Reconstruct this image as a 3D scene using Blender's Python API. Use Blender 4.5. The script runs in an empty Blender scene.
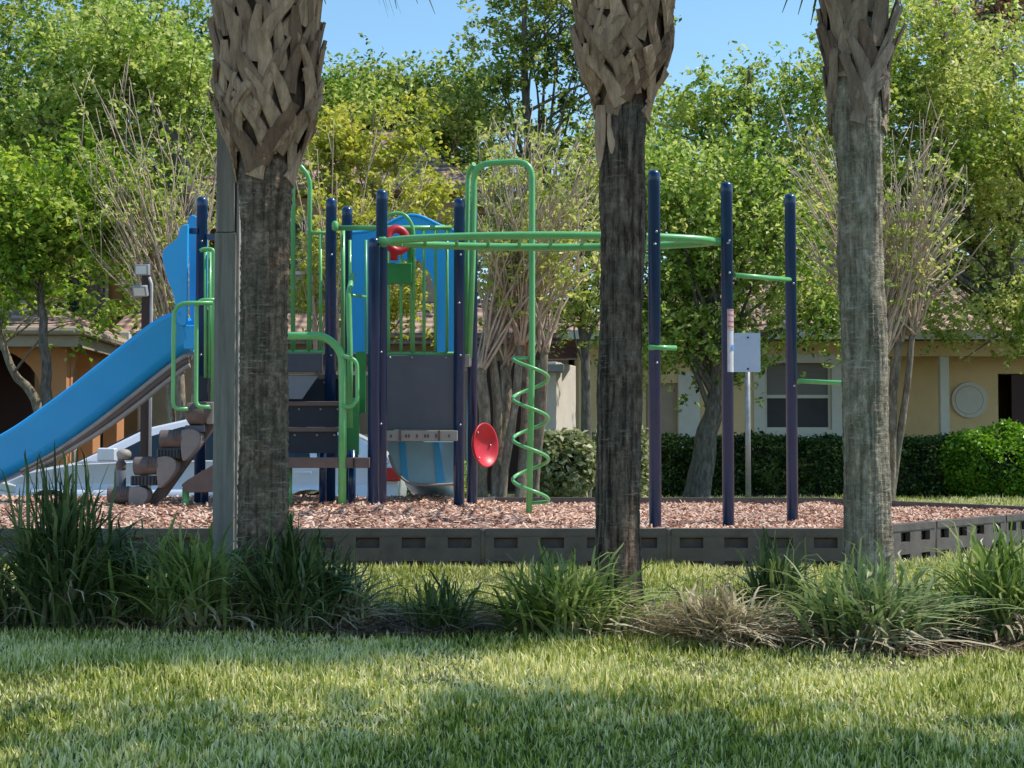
import bpy, math, random
import numpy as np
from mathutils import Vector, noise, Matrix
random.seed(7); rng = np.random.default_rng(11)
R = math.radians
scene = bpy.context.scene
col = scene.collection
# ------------------------------------------------------------------ camera
F = 1600.0; CZ = 0.735; TILT = math.atan(68/1600)
cd = bpy.data.cameras.new('camera'); cam = bpy.data.objects.new('camera', cd); col.objects.link(cam)
cam.location = (0, 0, CZ); cam.rotation_euler = (R(90)+TILT, 0, 0)
cd.lens = F/1024*36; cd.sensor_width = 36; cd.clip_end = 2000; cd.clip_start = 0.05
scene.camera = cam
def P(px, py, Y):
    u = (px-512)/F; v = (384-py)/F
    d = Vector((u, math.cos(TILT)-v*math.sin(TILT), math.sin(TILT)+v*math.cos(TILT)))
    k = Y/d.y
    return Vector((d.x*k, Y, CZ+d.z*k))
def X(px, Y): return P(px, 452, Y).x
def Z(py, Y): return P(512, py, Y).z
def S(t): t = min(1, max(0, t)); return t*t*(3-2*t)
def gz(x, y):
    pts = [(-5,-.95),(0,-.85),(4,-.5),(5.5,-.345),(8.65,-.184),(10.05,0),(1e4,0)]
    z = 0
    for (a, za), (b, zb) in zip(pts, pts[1:]):
        if a <= y <= b: z = za+(zb-za)*(y-a)/(b-a); break
    if y < -5: z = -.95
    dip = S((0.4-x)/1.6)*S((y-16.0)/.8)*S((24-y)/2)
    return z-.36*dip
def gza(x, y):
    z = np.interp(y, [-5,0,4,5.5,8.65,10.05,10.06], [-.95,-.85,-.5,-.345,-.184,0,0]); return z
def mz(x, y):
    n = noise.noise(Vector((x*1.3, y*1.3, 3)))*.03+noise.noise(Vector((x*5, y*5, 1)))*.012
    return .185+.14*S((0.7-x)/1.5)*S((y-10.35)/1.7)*S((15.8-y)/1.5)+n*S((y-10.2)/.3)
# ------------------------------------------------------------------ helpers
def tag(o, label=None, cat=None, group=None, kind=None):
    if label: o['label'] = label
    if cat: o['category'] = cat
    if group: o['group'] = group
    if kind: o['kind'] = kind
    return o
def empty(name, loc, label, cat, group=None, kind=None):
    o = bpy.data.objects.new(name, None); o.empty_display_size = .2; col.objects.link(o)
    o.location = loc
    return tag(o, label, cat, group, kind)
def worldloc(o):
    v = Vector(o.location)
    while o.parent: o = o.parent; v += Vector(o.location)
    return v
def np_mesh(name, V, FQ, mat, parent=None, origin=None, smooth=False):
    """V (n,3); FQ list of index arrays (k,m)"""
    off = worldloc(parent) if parent else Vector(origin or (0,0,0))
    V = np.asarray(V, dtype=np.float64)-np.array(off)
    me = bpy.data.meshes.new(name)
    me.vertices.add(len(V)); me.vertices.foreach_set('co', V.astype(np.float32).ravel())
    idx = np.concatenate([f.ravel() for f in FQ]); me.loops.add(len(idx)); me.loops.foreach_set('vertex_index', idx.astype(np.int32))
    tot = np.concatenate([np.full(len(f), f.shape[1]) for f in FQ]); st = np.concatenate([[0], np.cumsum(tot)[:-1]])
    me.polygons.add(len(tot)); me.polygons.foreach_set('loop_start', st.astype(np.int32))
    if smooth: me.polygons.foreach_set('use_smooth', np.ones(len(tot), dtype=bool))
    me.update(calc_edges=True); me.validate()
    me.materials.append(mat)
    o = bpy.data.objects.new(name, me); col.objects.link(o)
    if parent: o.parent = parent
    else: o.location = off
    return o
class MB:
    def __init__(s): s.v = []; s.f = []
    def add(s, vs, fs):
        n = len(s.v); s.v += [tuple(v) for v in vs]; s.f += [tuple(i+n for i in f) for f in fs]; return s
    def hexa(s, p):  # 8 pts: bottom 4, top 4
        return s.add(p, [(0,3,2,1),(4,5,6,7),(0,1,5,4),(1,2,6,5),(2,3,7,6),(3,0,4,7)])
    def box(s, x0, x1, y0, y1, z0, z1):
        return s.hexa([(x0,y0,z0),(x1,y0,z0),(x1,y1,z0),(x0,y1,z0),(x0,y0,z1),(x1,y0,z1),(x1,y1,z1),(x0,y1,z1)])
    def obox(s, c, ax, ay, az, hx, hy, hz):
        c = Vector(c); ps = []
        for k in (-1, 1):
            for i, j in ((-1,-1),(1,-1),(1,1),(-1,1)): ps.append(c+ax*hx*i+ay*hy*j+az*hz*k)
        return s.hexa(ps)
    def tube(s, path, r, n=10, cap=True, closed=False, flat=1.0):
        path = [Vector(p) for p in path]; m = len(path)
        rs = r if isinstance(r, (list, tuple)) else [r]*m
        up = Vector((0,0,1)); prev = None; vs = []
        for i, p in enumerate(path):
            if closed: t = path[(i+1) % m]-path[i-1]
            else: t = path[min(i+1, m-1)]-path[max(i-1, 0)]
            if t.length < 1e-9: t = Vector((0,0,1))
            t.normalize()
            if prev is None:
                a = t.cross(up)
                if a.length < .05: a = t.cross(Vector((0,1,0)))
            else: a = prev-t*prev.dot(t)
            a.normalize(); prev = a; b = t.cross(a)
            for k in range(n):
                q = 2*math.pi*k/n; vs.append(p+a*math.cos(q)*rs[i]+b*math.sin(q)*rs[i]*flat)
        fs = []
        for i in range(m if closed else m-1):
            j = (i+1) % m
            for k in range(n): fs.append((i*n+k, i*n+(k+1) % n, j*n+(k+1) % n, j*n+k))
        if cap and not closed: fs.append(tuple(range(n))[::-1]); fs.append(tuple((m-1)*n+k for k in range(n)))
        return s.add(vs, fs)
    def lathe(s, c, prof, n=20, sx=1, sy=1):  # prof [(r,z)]
        c = Vector(c); vs = []; fs = []
        for r, z in prof:
            for k in range(n): q = 2*math.pi*k/n; vs.append(c+Vector((r*sx*math.cos(q), r*sy*math.sin(q), z)))
        for i in range(len(prof)-1):
            for k in range(n): fs.append((i*n+k, i*n+(k+1) % n, (i+1)*n+(k+1) % n, (i+1)*n+k))
        fs.append(tuple(range(n))[::-1]); fs.append(tuple((len(prof)-1)*n+k for k in range(n)))
        return s.add(vs, fs)
    def prism(s, pts, dv):  # pts 3D polygon, extruded by dv
        dv = Vector(dv); n = len(pts); pts = [Vector(p) for p in pts]
        vs = pts+[p+dv for p in pts]
        fs = [tuple(range(n))[::-1], tuple(n+i for i in range(n))]+[(i, (i+1) % n, n+(i+1) % n, n+i) for i in range(n)]
        return s.add(vs, fs)
    def build(s, name, mat, parent=None, origin=None, smooth=False, bevel=0, seg=2):
        off = worldloc(parent) if parent else Vector(origin or (0,0,0))
        me = bpy.data.meshes.new(name)
        me.from_pydata([(v[0]-off.x, v[1]-off.y, v[2]-off.z) for v in s.v], [], s.f); me.update()
        import bmesh
        b = bmesh.new(); b.from_mesh(me); bmesh.ops.recalc_face_normals(b, faces=b.faces); b.to_mesh(me); b.free()
        me.materials.append(mat)
        o = bpy.data.objects.new(name, me); col.objects.link(o)
        if parent: o.parent = parent
        else: o.location = off
        if smooth:
            me.polygons.foreach_set('use_smooth', [len(p.vertices) < 6 for p in me.polygons])
        if bevel:
            m = o.modifiers.new('bevel', 'BEVEL'); m.width = bevel; m.segments = seg; m.limit_method = 'ANGLE'; m.angle_limit = R(40)
            me.polygons.foreach_set('use_smooth', [True]*len(me.polygons))
            m.harden_normals = True
        return o
def smooth_path(pts, k=4):
    pts = [Vector(p) for p in pts]; out = []
    for i in range(len(pts)-1):
        p0 = pts[max(i-1,0)]; p1 = pts[i]; p2 = pts[i+1]; p3 = pts[min(i+2,len(pts)-1)]
        for j in range(k):
            t = j/k
            out.append(.5*((2*p1)+(-p0+p2)*t+(2*p0-5*p1+4*p2-p3)*t*t+(-p0+3*p1-3*p2+p3)*t**3))
    out.append(pts[-1]); return out
def bend(pts, rad, k=5):  # polyline with rounded corners
    pts = [Vector(p) for p in pts]; out = [pts[0]]
    for i in range(1, len(pts)-1):
        a = pts[i-1]-pts[i]; b = pts[i+1]-pts[i]
        r = min(rad, a.length*.49, b.length*.49); A = pts[i]+a.normalized()*r; B = pts[i]+b.normalized()*r
        for j in range(k+1):
            t = j/k; out.append(A*(1-t)**2+pts[i]*2*t*(1-t)+B*t*t)
    out.append(pts[-1]); return out
# ------------------------------------------------------------------ materials
def newmat(name):
    m = bpy.data.materials.new(name); m.use_nodes = True; nt = m.node_tree
    return m, nt, nt.nodes['Principled BSDF'], nt.nodes['Material Output']
def N(nt, t, **kw):
    n = nt.nodes.new(t)
    for k, v in kw.items():
        if k in n.inputs: n.inputs[k].default_value = v
        else: setattr(n, k, v)
    return n
def ramp(nt, stops):
    n = nt.nodes.new('ShaderNodeValToRGB'); e = n.color_ramp.elements
    while len(e) > 1: e.remove(e[-1])
    e[0].position = stops[0][0]; e[0].color = (*stops[0][1], 1)
    for p, c in stops[1:]: q = e.new(p); q.color = (*c, 1)
    return n
def mat(name, c1, c2=None, scale=8, rough=.6, bump=0, bscale=None, stretch=(1,1,1), metallic=0, coat=0, detail=5, dirt=0, spec=None, rv=0.0):
    m, nt, b, out = newmat(name); L = nt.links.new
    tc = N(nt, 'ShaderNodeTexCoord'); mp = N(nt, 'ShaderNodeMapping'); mp.inputs['Scale'].default_value = stretch
    L(tc.outputs['Object'], mp.inputs[0])
    nz = N(nt, 'ShaderNodeTexNoise', Scale=scale, Detail=detail, Roughness=.62); L(mp.outputs[0], nz.inputs['Vector'])
    c2 = c2 or tuple(x*.8 for x in c1)
    rp = ramp(nt, [(.3, c2), (.7, c1)]); L(nz.outputs['Fac'], rp.inputs[0]); src = rp.outputs[0]
    if dirt:
        n2 = N(nt, 'ShaderNodeTexNoise', Scale=scale*.3+1.5, Detail=7, Roughness=.7); L(tc.outputs['Object'], n2.inputs['Vector'])
        r2 = ramp(nt, [(.42, (0,0,0)), (.7, (1,1,1))]); L(n2.outputs['Fac'], r2.inputs[0])
        ml = N(nt, 'ShaderNodeMath', operation='MULTIPLY'); ml.inputs[1].default_value = dirt; L(r2.outputs[0], ml.inputs[0])
        mx = N(nt, 'ShaderNodeMixRGB'); L(ml.outputs[0], mx.inputs[0]); L(src, mx.inputs[1]); mx.inputs[2].default_value = (.16,.14,.11,1); src = mx.outputs[0]
    L(src, b.inputs['Base Color'])
    b.inputs['Roughness'].default_value = rough; b.inputs['Metallic'].default_value = metallic
    if coat: b.inputs['Coat Weight'].default_value = coat; b.inputs['Coat Roughness'].default_value = .08
    if spec is not None: b.inputs['Specular IOR Level'].default_value = spec
    if rv:
        mr = N(nt, 'ShaderNodeMapRange'); mr.inputs['To Min'].default_value = rough-rv; mr.inputs['To Max'].default_value = rough+rv
        L(nz.outputs['Fac'], mr.inputs[0]); L(mr.outputs[0], b.inputs['Roughness'])
    if bump:
        n3 = N(nt, 'ShaderNodeTexNoise', Scale=bscale or scale*3, Detail=6, Roughness=.65); L(mp.outputs[0], n3.inputs['Vector'])
        bp = N(nt, 'ShaderNodeBump', Distance=bump); L(n3.outputs['Fac'], bp.inputs['Height']); L(bp.outputs[0], b.inputs['Normal'])
    return m
def leafmat(name, cols, trans=.35, rough=.45, scale=.8, rnd=.55, nzk=1.5):
    """colour varies from leaf to leaf and from clump to clump; light passes through"""
    m, nt, b, out = newmat(name); L = nt.links.new
    g = N(nt, 'ShaderNodeNewGeometry'); tc = N(nt, 'ShaderNodeTexCoord')
    nz = N(nt, 'ShaderNodeTexNoise', Scale=scale, Detail=3); L(tc.outputs['Object'], nz.inputs['Vector'])
    a = N(nt, 'ShaderNodeMath', operation='MULTIPLY'); a.inputs[1].default_value = rnd; L(g.outputs['Random Per Island'], a.inputs[0])
    a2 = N(nt, 'ShaderNodeMath', operation='MULTIPLY_ADD'); a2.inputs[1].default_value = nzk; a2.inputs[2].default_value = .25-nzk*.5; L(nz.outputs['Fac'], a2.inputs[0])
    ad = N(nt, 'ShaderNodeMath', operation='ADD', use_clamp=True); L(a.outputs[0], ad.inputs[0]); L(a2.outputs[0], ad.inputs[1])
    k = len(cols)-1; rp = ramp(nt, [(.1+.8*i/k, c) for i, c in enumerate(cols)]); L(ad.outputs[0], rp.inputs[0])
    L(rp.outputs[0], b.inputs['Base Color']); b.inputs['Roughness'].default_value = rough; b.inputs['Specular IOR Level'].default_value = .22
    tr = N(nt, 'ShaderNodeBsdfTranslucent'); 
    hs = N(nt, 'ShaderNodeHueSaturation', Value=1.5, Saturation=1.1); L(rp.outputs[0], hs.inputs['Color']); L(hs.outputs[0], tr.inputs['Color'])
    mx = N(nt, 'ShaderNodeMixShader', Fac=trans); L(b.outputs[0], mx.inputs[1]); L(tr.outputs[0], mx.inputs[2]); L(mx.outputs[0], out.inputs['Surface'])
    return m
def barkmat(name, dark, mid, light, lichen=(.2,.23,.18), zs=1.0):
    m, nt, b, out = newmat(name); L = nt.links.new
    tc = N(nt, 'ShaderNodeTexCoord'); mp = N(nt, 'ShaderNodeMapping'); mp.inputs['Scale'].default_value = (1,1,zs); L(tc.outputs['Object'], mp.inputs[0])
    n1 = N(nt, 'ShaderNodeTexNoise', Scale=22, Detail=8, Roughness=.7); L(mp.outputs[0], n1.inputs['Vector'])
    rp = ramp(nt, [(.32, dark), (.5, mid), (.66, light)]); L(n1.outputs['Fac'], rp.inputs[0])
    n2 = N(nt, 'ShaderNodeTexNoise', Scale=3.2, Detail=6, Roughness=.7); L(tc.outputs['Object'], n2.inputs['Vector'])
    r2 = ramp(nt, [(.47, (0,0,0)), (.62, (.8,.8,.8))]); L(n2.outputs['Fac'], r2.inputs[0])
    mx = N(nt, 'ShaderNodeMixRGB'); L(r2.outputs[0], mx.inputs[0]); L(rp.outputs[0], mx.inputs[1])
    n4 = N(nt, 'ShaderNodeTexNoise', Scale=60, Detail=4); L(tc.outputs['Object'], n4.inputs['Vector'])
    r4 = ramp(nt, [(.35, tuple(.45*x for x in lichen)), (.65, lichen)]); L(n4.outputs['Fac'], r4.inputs[0]); L(r4.outputs[0], mx.inputs[2])
    L(mx.outputs[0], b.inputs['Base Color']); b.inputs['Roughness'].default_value = .9; b.inputs['Specular IOR Level'].default_value = .2
    n3 = N(nt, 'ShaderNodeTexNoise', Scale=45, Detail=8, Roughness=.7); L(mp.outputs[0], n3.inputs['Vector'])
    bp = N(nt, 'ShaderNodeBump', Distance=.02, Strength=.9); L(n3.outputs['Fac'], bp.inputs['Height']); L(bp.outputs[0], b.inputs['Normal'])
    return m
def tilemat(name, c1, c2):
    m, nt, b, out = newmat(name); L = nt.links.new
    tc = N(nt, 'ShaderNodeTexCoord')
    w = N(nt, 'ShaderNodeTexWave', Scale=2.2, Distortion=.4, Detail=2); w.bands_direction = 'Z'; L(tc.outputs['Object'], w.inputs['Vector'])
    w2 = N(nt, 'ShaderNodeTexWave', Scale=1.3, Distortion=.3); w2.bands_direction = 'X'; L(tc.outputs['Object'], w2.inputs['Vector'])
    nz = N(nt, 'ShaderNodeTexNoise', Scale=6, Detail=6); L(tc.outputs['Object'], nz.inputs['Vector'])
    rp = ramp(nt, [(.3, c2), (.7, c1)]); L(nz.outputs['Fac'], rp.inputs[0])
    mm = N(nt, 'ShaderNodeMapRange'); mm.inputs['To Min'].default_value = .45; L(w.outputs['Fac'], mm.inputs[0])
    mx = N(nt, 'ShaderNodeMixRGB', blend_type='MULTIPLY'); mx.inputs[0].default_value = 1; L(rp.outputs[0], mx.inputs[1]); L(mm.outputs[0], mx.inputs[2])
    L(mx.outputs[0], b.inputs['Base Color']); b.inputs['Roughness'].default_value = .85
    ad = N(nt, 'ShaderNodeMath', operation='ADD'); L(w.outputs['Fac'], ad.inputs[0]); L(w2.outputs['Fac'], ad.inputs[1])
    bp = N(nt, 'ShaderNodeBump', Distance=.06); L(ad.outputs[0], bp.inputs['Height']); L(bp.outputs[0], b.inputs['Normal'])
    return m
M = {}
M['navy'] = mat('navy_coat', (.003,.040,.135), (.002,.030,.105), 6, .3, rv=.08, coat=.25)
M['green'] = mat('green_coat', (.16,.52,.18), (.13,.45,.15), 9, .33, coat=.2)
M['dgreen'] = mat('green_panel', (.04,.30,.07), (.03,.24,.05), 6, .45)
M['blue'] = mat('blue_plastic', (.02,.45,.95), (.016,.40,.90), 3, .36, dirt=.06)
M['lblue'] = mat('pale_blue_plastic', (.30,.62,.80), (.22,.52,.72), 3, .4, dirt=.1)
M['red'] = mat('red_plastic', (.62,.02,.035), (.5,.015,.03), 5, .4)
M['panel'] = mat('slate_panel', (.115,.115,.14), (.09,.092,.115), 5, .5)
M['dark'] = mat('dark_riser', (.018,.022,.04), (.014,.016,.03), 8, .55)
M['gpanel'] = mat('grey_panel', (.2,.22,.27), (.17,.19,.24), 6, .5)
M['brown'] = mat('brown_deck', (.17,.115,.10), (.13,.085,.075), 12, .65, bump=.004, dirt=.3)
M['beige'] = mat('beige_plastic', (.42,.38,.34), (.34,.31,.28), 8, .6, dirt=.25)
M['cheek'] = mat('grey_cheek', (.29,.26,.25), (.22,.195,.19), 10, .65, dirt=.3)
M['pod'] = mat('brown_pod', (.17,.13,.12), (.11,.08,.075), 14, .7, bump=.004, dirt=.3)
M['border'] = mat('grey_border_plastic', (.135,.108,.098), (.085,.066,.060), 9, .6, bump=.003, dirt=.5)
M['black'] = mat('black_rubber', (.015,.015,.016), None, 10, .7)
M['wood'] = mat('grey_wood', (.38,.35,.30), (.19,.17,.145), 30, .85, bump=.01, stretch=(1,1,.06))
M['polewood'] = mat('brown_pole', (.09,.06,.05), (.055,.035,.03), 20, .8, bump=.01, stretch=(1,1,.1))
M['conduit'] = mat('pale_conduit', (.5,.5,.5), None, 10, .5)
M['galv'] = mat('galvanised', (.42,.45,.46), (.3,.3,.28), 12, .45, metallic=.5, dirt=.4)
M['signback'] = mat('sign_back', (.48,.58,.70), (.44,.54,.66), 5, .5, metallic=.15, dirt=.1)
M['sticker'] = mat('sticker_white', (.72,.70,.74), (.6,.58,.62), 30, .5)
M['stickerred'] = mat('sticker_red', (.6,.12,.12), None, 20, .5)
M['stickerpink'] = mat('sticker_pink', (.72,.50,.50), None, 20, .5)
M['stickerblue'] = mat('sticker_blue', (.12,.35,.75), None, 20, .5)
M['bolt'] = mat('bolt', (.55,.55,.55), None, 20, .35, metallic=.8)
M['carpaint'] = mat('silver_paint', (.80,.81,.86), (.77,.78,.83), 2, .35, metallic=.1, coat=.5)
M['glass'] = mat('dark_glass', (.02,.03,.04), None, 2, .08)
M['dimpane'] = mat('dim_pane', (.055,.055,.06), (.04,.04,.045), 3, .5, spec=.3)
M['tail'] = mat('tail_red', (.6,.03,.03), None, 4, .2)
M['lens'] = mat('lens', (.75,.78,.72), None, 4, .2)
M['grey'] = mat('grey_fixture', (.35,.36,.37), None, 8, .5)
M['stucco'] = mat('tan_stucco', (.86,.63,.34), (.80,.58,.31), 3, .9, bump=.01, bscale=60, dirt=.12)
M['trim'] = mat('offwhite_trim', (.72,.69,.62), (.65,.62,.55), 4, .8, dirt=.1)
M['orange'] = mat('orange_stucco', (.62,.28,.12), (.54,.24,.10), 3, .9, bump=.01, bscale=60, dirt=.12)
M['tan2'] = mat('brown_stucco', (.46,.37,.27), (.40,.32,.23), 3, .9, bump=.01, bscale=50, dirt=.2)
M['white'] = mat('white_stucco', (.78,.70,.62), (.68,.60,.53), 3, .9, bump=.01, bscale=60)
M['maroon'] = mat('maroon_door_and_shade', (.06,.02,.018), None, 6, .6)  # house door colour, also used for the painted shade on the townhouse
M['shade'] = mat('window_blind', (.20,.18,.17), (.15,.135,.13), 6, .5, stretch=(.3,.3,14))
M['tile'] = tilemat('clay_tile', (.52,.34,.27), (.34,.22,.18))
M['asphalt'] = mat('asphalt', (.06,.06,.06), (.04,.04,.04), 30, .9, bump=.01)
def bootmat(name, c1, c2):
    m = mat(name, c1, c2, 26, .8, bump=.03, bscale=70, stretch=(1,1,.16), dirt=.3); nt = m.node_tree; L = nt.links.new; b = nt.nodes['Principled BSDF']
    src = b.inputs['Base Color'].links[0].from_socket; g = N(nt, 'ShaderNodeNewGeometry')
    rp = ramp(nt, [(0, (.5,.42,.38)), (.5, (.95,.93,.9)), (1, (1.3,1.25,1.2))]); L(g.outputs['Random Per Island'], rp.inputs[0])
    mx = N(nt, 'ShaderNodeMixRGB', blend_type='MULTIPLY'); mx.inputs[0].default_value = 1; L(src, mx.inputs[1]); L(rp.outputs[0], mx.inputs[2]); L(mx.outputs[0], b.inputs['Base Color']); return m
def palmbark(*a, streak=.6, scar=.5, scarcol=(.42,.38,.32)):
    m = barkmat(*a); nt = m.node_tree; L = nt.links.new; b = nt.nodes['Principled BSDF']
    src = b.inputs['Base Color'].links[0].from_socket
    tc = N(nt, 'ShaderNodeTexCoord'); mp = N(nt, 'ShaderNodeMapping'); mp.inputs['Scale'].default_value = (1,1,.05); L(tc.outputs['Object'], mp.inputs[0])
    n1 = N(nt, 'ShaderNodeTexNoise', Scale=34, Detail=6, Roughness=.75); L(mp.outputs[0], n1.inputs['Vector'])
    r1 = ramp(nt, [(.40, (1-streak,)*3), (.52, (1,1,1)), (.75, (1.35,1.35,1.35))]); L(n1.outputs['Fac'], r1.inputs[0])
    mx = N(nt, 'ShaderNodeMixRGB', blend_type='MULTIPLY'); mx.inputs[0].default_value = 1; L(src, mx.inputs[1]); L(r1.outputs[0], mx.inputs[2])
    mp2 = N(nt, 'ShaderNodeMapping'); mp2.inputs['Scale'].default_value = (1,1,7); L(tc.outputs['Object'], mp2.inputs[0])
    n2 = N(nt, 'ShaderNodeTexNoise', Scale=9, Detail=5, Roughness=.7); L(mp2.outputs[0], n2.inputs['Vector'])
    n3 = N(nt, 'ShaderNodeTexNoise', Scale=3.5, Detail=4); L(tc.outputs['Object'], n3.inputs['Vector'])
    r2 = ramp(nt, [(.55, (0,0,0)), (.64, (1,1,1))]); L(n2.outputs['Fac'], r2.inputs[0])
    r3 = ramp(nt, [(.45, (0,0,0)), (.6, (scar,)*3)]); L(n3.outputs['Fac'], r3.inputs[0])
    mm = N(nt, 'ShaderNodeMath', operation='MULTIPLY'); L(r2.outputs[0], mm.inputs[0]); L(r3.outputs[0], mm.inputs[1])
    m2 = N(nt, 'ShaderNodeMixRGB'); L(mm.outputs[0], m2.inputs[0]); L(mx.outputs[0], m2.inputs[1]); m2.inputs[2].default_value = (*scarcol, 1)
    L(m2.outputs[0], b.inputs['Base Color'])
    bp = N(nt, 'ShaderNodeBump', Distance=.02, Strength=1); L(n1.outputs['Fac'], bp.inputs['Height']); L(b.inputs['Normal'].links[0].from_socket, bp.inputs['Normal'])
    b2 = N(nt, 'ShaderNodeBump', Distance=.012, Strength=1); L(n2.outputs['Fac'], b2.inputs['Height']); L(bp.outputs[0], b2.inputs['Normal']); L(b2.outputs[0], b.inputs['Normal'])
    return m
M['palmtrunk'] = palmbark('palm_bark_brown', (.09,.06,.042), (.27,.19,.135), (.50,.38,.28), (.22,.20,.15), 1.0, streak=.5, scar=.8, scarcol=(.55,.48,.38))
M['palmtrunk2'] = palmbark('palm_bark_dark', (.06,.038,.027), (.20,.14,.105), (.38,.29,.225), (.21,.19,.155), .5, streak=.75)
M['palmtrunk3'] = palmbark('palm_bark_grey', (.20,.16,.115), (.44,.37,.275), (.70,.62,.49), (.40,.38,.27), .5, streak=.5, scar=.9,  scarcol=(.6,.56,.48))
M['boot'] = bootmat('palm_boot', (.76,.53,.36), (.34,.21,.14))
M['boot3'] = bootmat('palm_boot_grey', (.60,.47,.37), (.26,.18,.14))
M['bark'] = barkmat('tree_bark', (.05,.04,.032), (.14,.12,.10), (.26,.23,.20), (.2,.2,.16), .3)
M['myrtle'] = barkmat('myrtle_bark', (.09,.065,.05), (.26,.20,.145), (.44,.37,.28), (.27,.26,.17), .35)
M['twig'] = mat('pale_twig', (.64,.50,.37), (.36,.26,.19), 8, .8)
M['fibre'] = mat('palm_fibre', (.16,.10,.065), (.05,.03,.02), 30, .95, bump=.02, stretch=(1,1,.3))
M['frond'] = leafmat('palm_frond', [(.03,.06,.015),(.06,.11,.03),(.10,.14,.04)], .25)
# ------------------------------------------------------------------ world and light
sx, sy, el = 1.0, .14, R(57)
az = math.atan2(sx, sy)
w = bpy.data.worlds.new('World'); scene.world = w; w.use_nodes = True; nt = w.node_tree
bg = nt.nodes['Background']; sky = nt.nodes.new('ShaderNodeTexSky'); sky.sky_type = 'NISHITA'; sky.sun_disc = False
sky.sun_elevation = el; sky.sun_rotation = az; sky.air_density = 1.0; sky.dust_density = .2; sky.ozone_density = 3.5
hsn = nt.nodes.new('ShaderNodeHueSaturation'); hsn.inputs['Saturation'].default_value = 1.05; hsn.inputs['Hue'].default_value = .487; hsn.inputs['Value'].default_value = 1.3
nt.links.new(sky.outputs[0], hsn.inputs['Color']); nt.links.new(hsn.outputs[0], bg.inputs[0]); bg.inputs[1].default_value = .15
ld = bpy.data.lights.new('sun', 'SUN'); ld.energy = 5.0; ld.angle = R(.5); ld.color = (1, .94, .84)
lo = bpy.data.objects.new('sun', ld); col.objects.link(lo)
sd = Vector((math.sin(az)*math.cos(el), math.cos(az)*math.cos(el), math.sin(el)))
lo.rotation_euler = sd.to_track_quat('Z', 'Y').to_euler(); lo.location = sd*40
scene.view_settings.view_transform = 'Standard'; scene.view_settings.look = 'None'; scene.view_settings.exposure = 0
# ------------------------------------------------------------------ ground
def lawnmat():
    m, nt, b, out = newmat('lawn_ground'); L = nt.links.new
    tc = N(nt, 'ShaderNodeTexCoord')
    n1 = N(nt, 'ShaderNodeTexNoise', Scale=1.6, Detail=6, Roughness=.7); L(tc.outputs['Object'], n1.inputs['Vector'])
    n2 = N(nt, 'ShaderNodeTexNoise', Scale=60, Detail=4); L(tc.outputs['Object'], n2.inputs['Vector'])
    r1 = ramp(nt, [(.35, (.045,.07,.018)), (.55, (.10,.11,.04)), (.7, (.20,.16,.09))]); L(n1.outputs['Fac'], r1.inputs[0])
    mx = N(nt, 'ShaderNodeMixRGB', blend_type='MULTIPLY'); mx.inputs[0].default_value = .7; L(r1.outputs[0], mx.inputs[1])
    r2 = ramp(nt, [(.3, (.4,.4,.4)), (.7, (1.3,1.3,1.3))]); L(n2.outputs['Fac'], r2.inputs[0]); L(r2.outputs[0], mx.inputs[2])
    L(mx.outputs[0], b.inputs['Base Color']); b.inputs['Roughness'].default_value = .95
    bp = N(nt, 'ShaderNodeBump', Distance=.03); L(n2.outputs['Fac'], bp.inputs['Height']); L(bp.outputs[0], b.inputs['Normal'])
    return m
xs = [-600,-200,-80,-40,-20,-14]+[-10+i*.4 for i in range(51)]+[14,20,40,80,200,600]
ys = [-20,-8]+[-5+i*.35 for i in range(90)]+[28,32,40,60,100,200,500,1200]
V = [(x, y, gz(x, y)) for y in ys for x in xs]; nx = len(xs)
FF = np.array([(j*nx+i, j*nx+i+1, (j+1)*nx+i+1, (j+1)*nx+i) for j in range(len(ys)-1) for i in range(nx-1)])
lawn = tag(np_mesh('lawn', V, [FF], lawnmat(), smooth=True), 'mown green lawn running down from the playground towards the viewer', 'lawn', kind='structure')
# car park sheet in the dip
mb = MB(); mb.add([(-16,16.95,-.354),(-1.3,16.95,-.354),(-1.3,21.8,-.354),(-16,21.8,-.354)], [(0,1,2,3)])
tag(mb.build('parking_lot', M['asphalt'], origin=(-8,19,-.354)), 'strip of dark asphalt under the silver car', 'road', kind='structure')
# playground outline
NEAR = [(-7.5,10.2),(2.12,10.2),(3.75,12.3),(4.9,13.7)]
FAR = [(-7.5,15.5),(-1.5,15.5),(-.2,17.2),(3.3,17.0),(4.9,13.7)]
nf = lambda x, pts: float(np.interp(x, [p[0] for p in pts], [p[1] for p in pts]))
mulchm, nt, b, out = newmat('mulch'); L = nt.links.new
tc = N(nt, 'ShaderNodeTexCoord'); v = N(nt, 'ShaderNodeTexVoronoi', Scale=38); L(tc.outputs['Object'], v.inputs['Vector'])
hs = ramp(nt, [(0, (.12,.06,.045)), (.35, (.36,.21,.16)), (.7, (.54,.36,.28)), (1, (.66,.50,.41))])
sp = N(nt, 'ShaderNodeSeparateColor'); L(v.outputs['Color'], sp.inputs[0]); L(sp.outputs[0], hs.inputs[0]); L(hs.outputs[0], b.inputs['Base Color']); b.inputs['Roughness'].default_value = .9
bp = N(nt, 'ShaderNodeBump', Distance=.02); L(v.outputs['Distance'], bp.inputs['Height']); L(bp.outputs[0], b.inputs['Normal'])
V = []; nu, nv = 200, 90
for i in range(nu+1):
    x = -7.5+12.38*i/nu; a, c = nf(x, NEAR), nf(x, FAR)
    for j in range(nv+1): y = a+(c-a)*j/nv; V.append((x, y, mz(x, y)))
FF = np.array([(i*(nv+1)+j, (i+1)*(nv+1)+j, (i+1)*(nv+1)+j+1, i*(nv+1)+j+1) for i in range(nu) for j in range(nv)])
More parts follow.
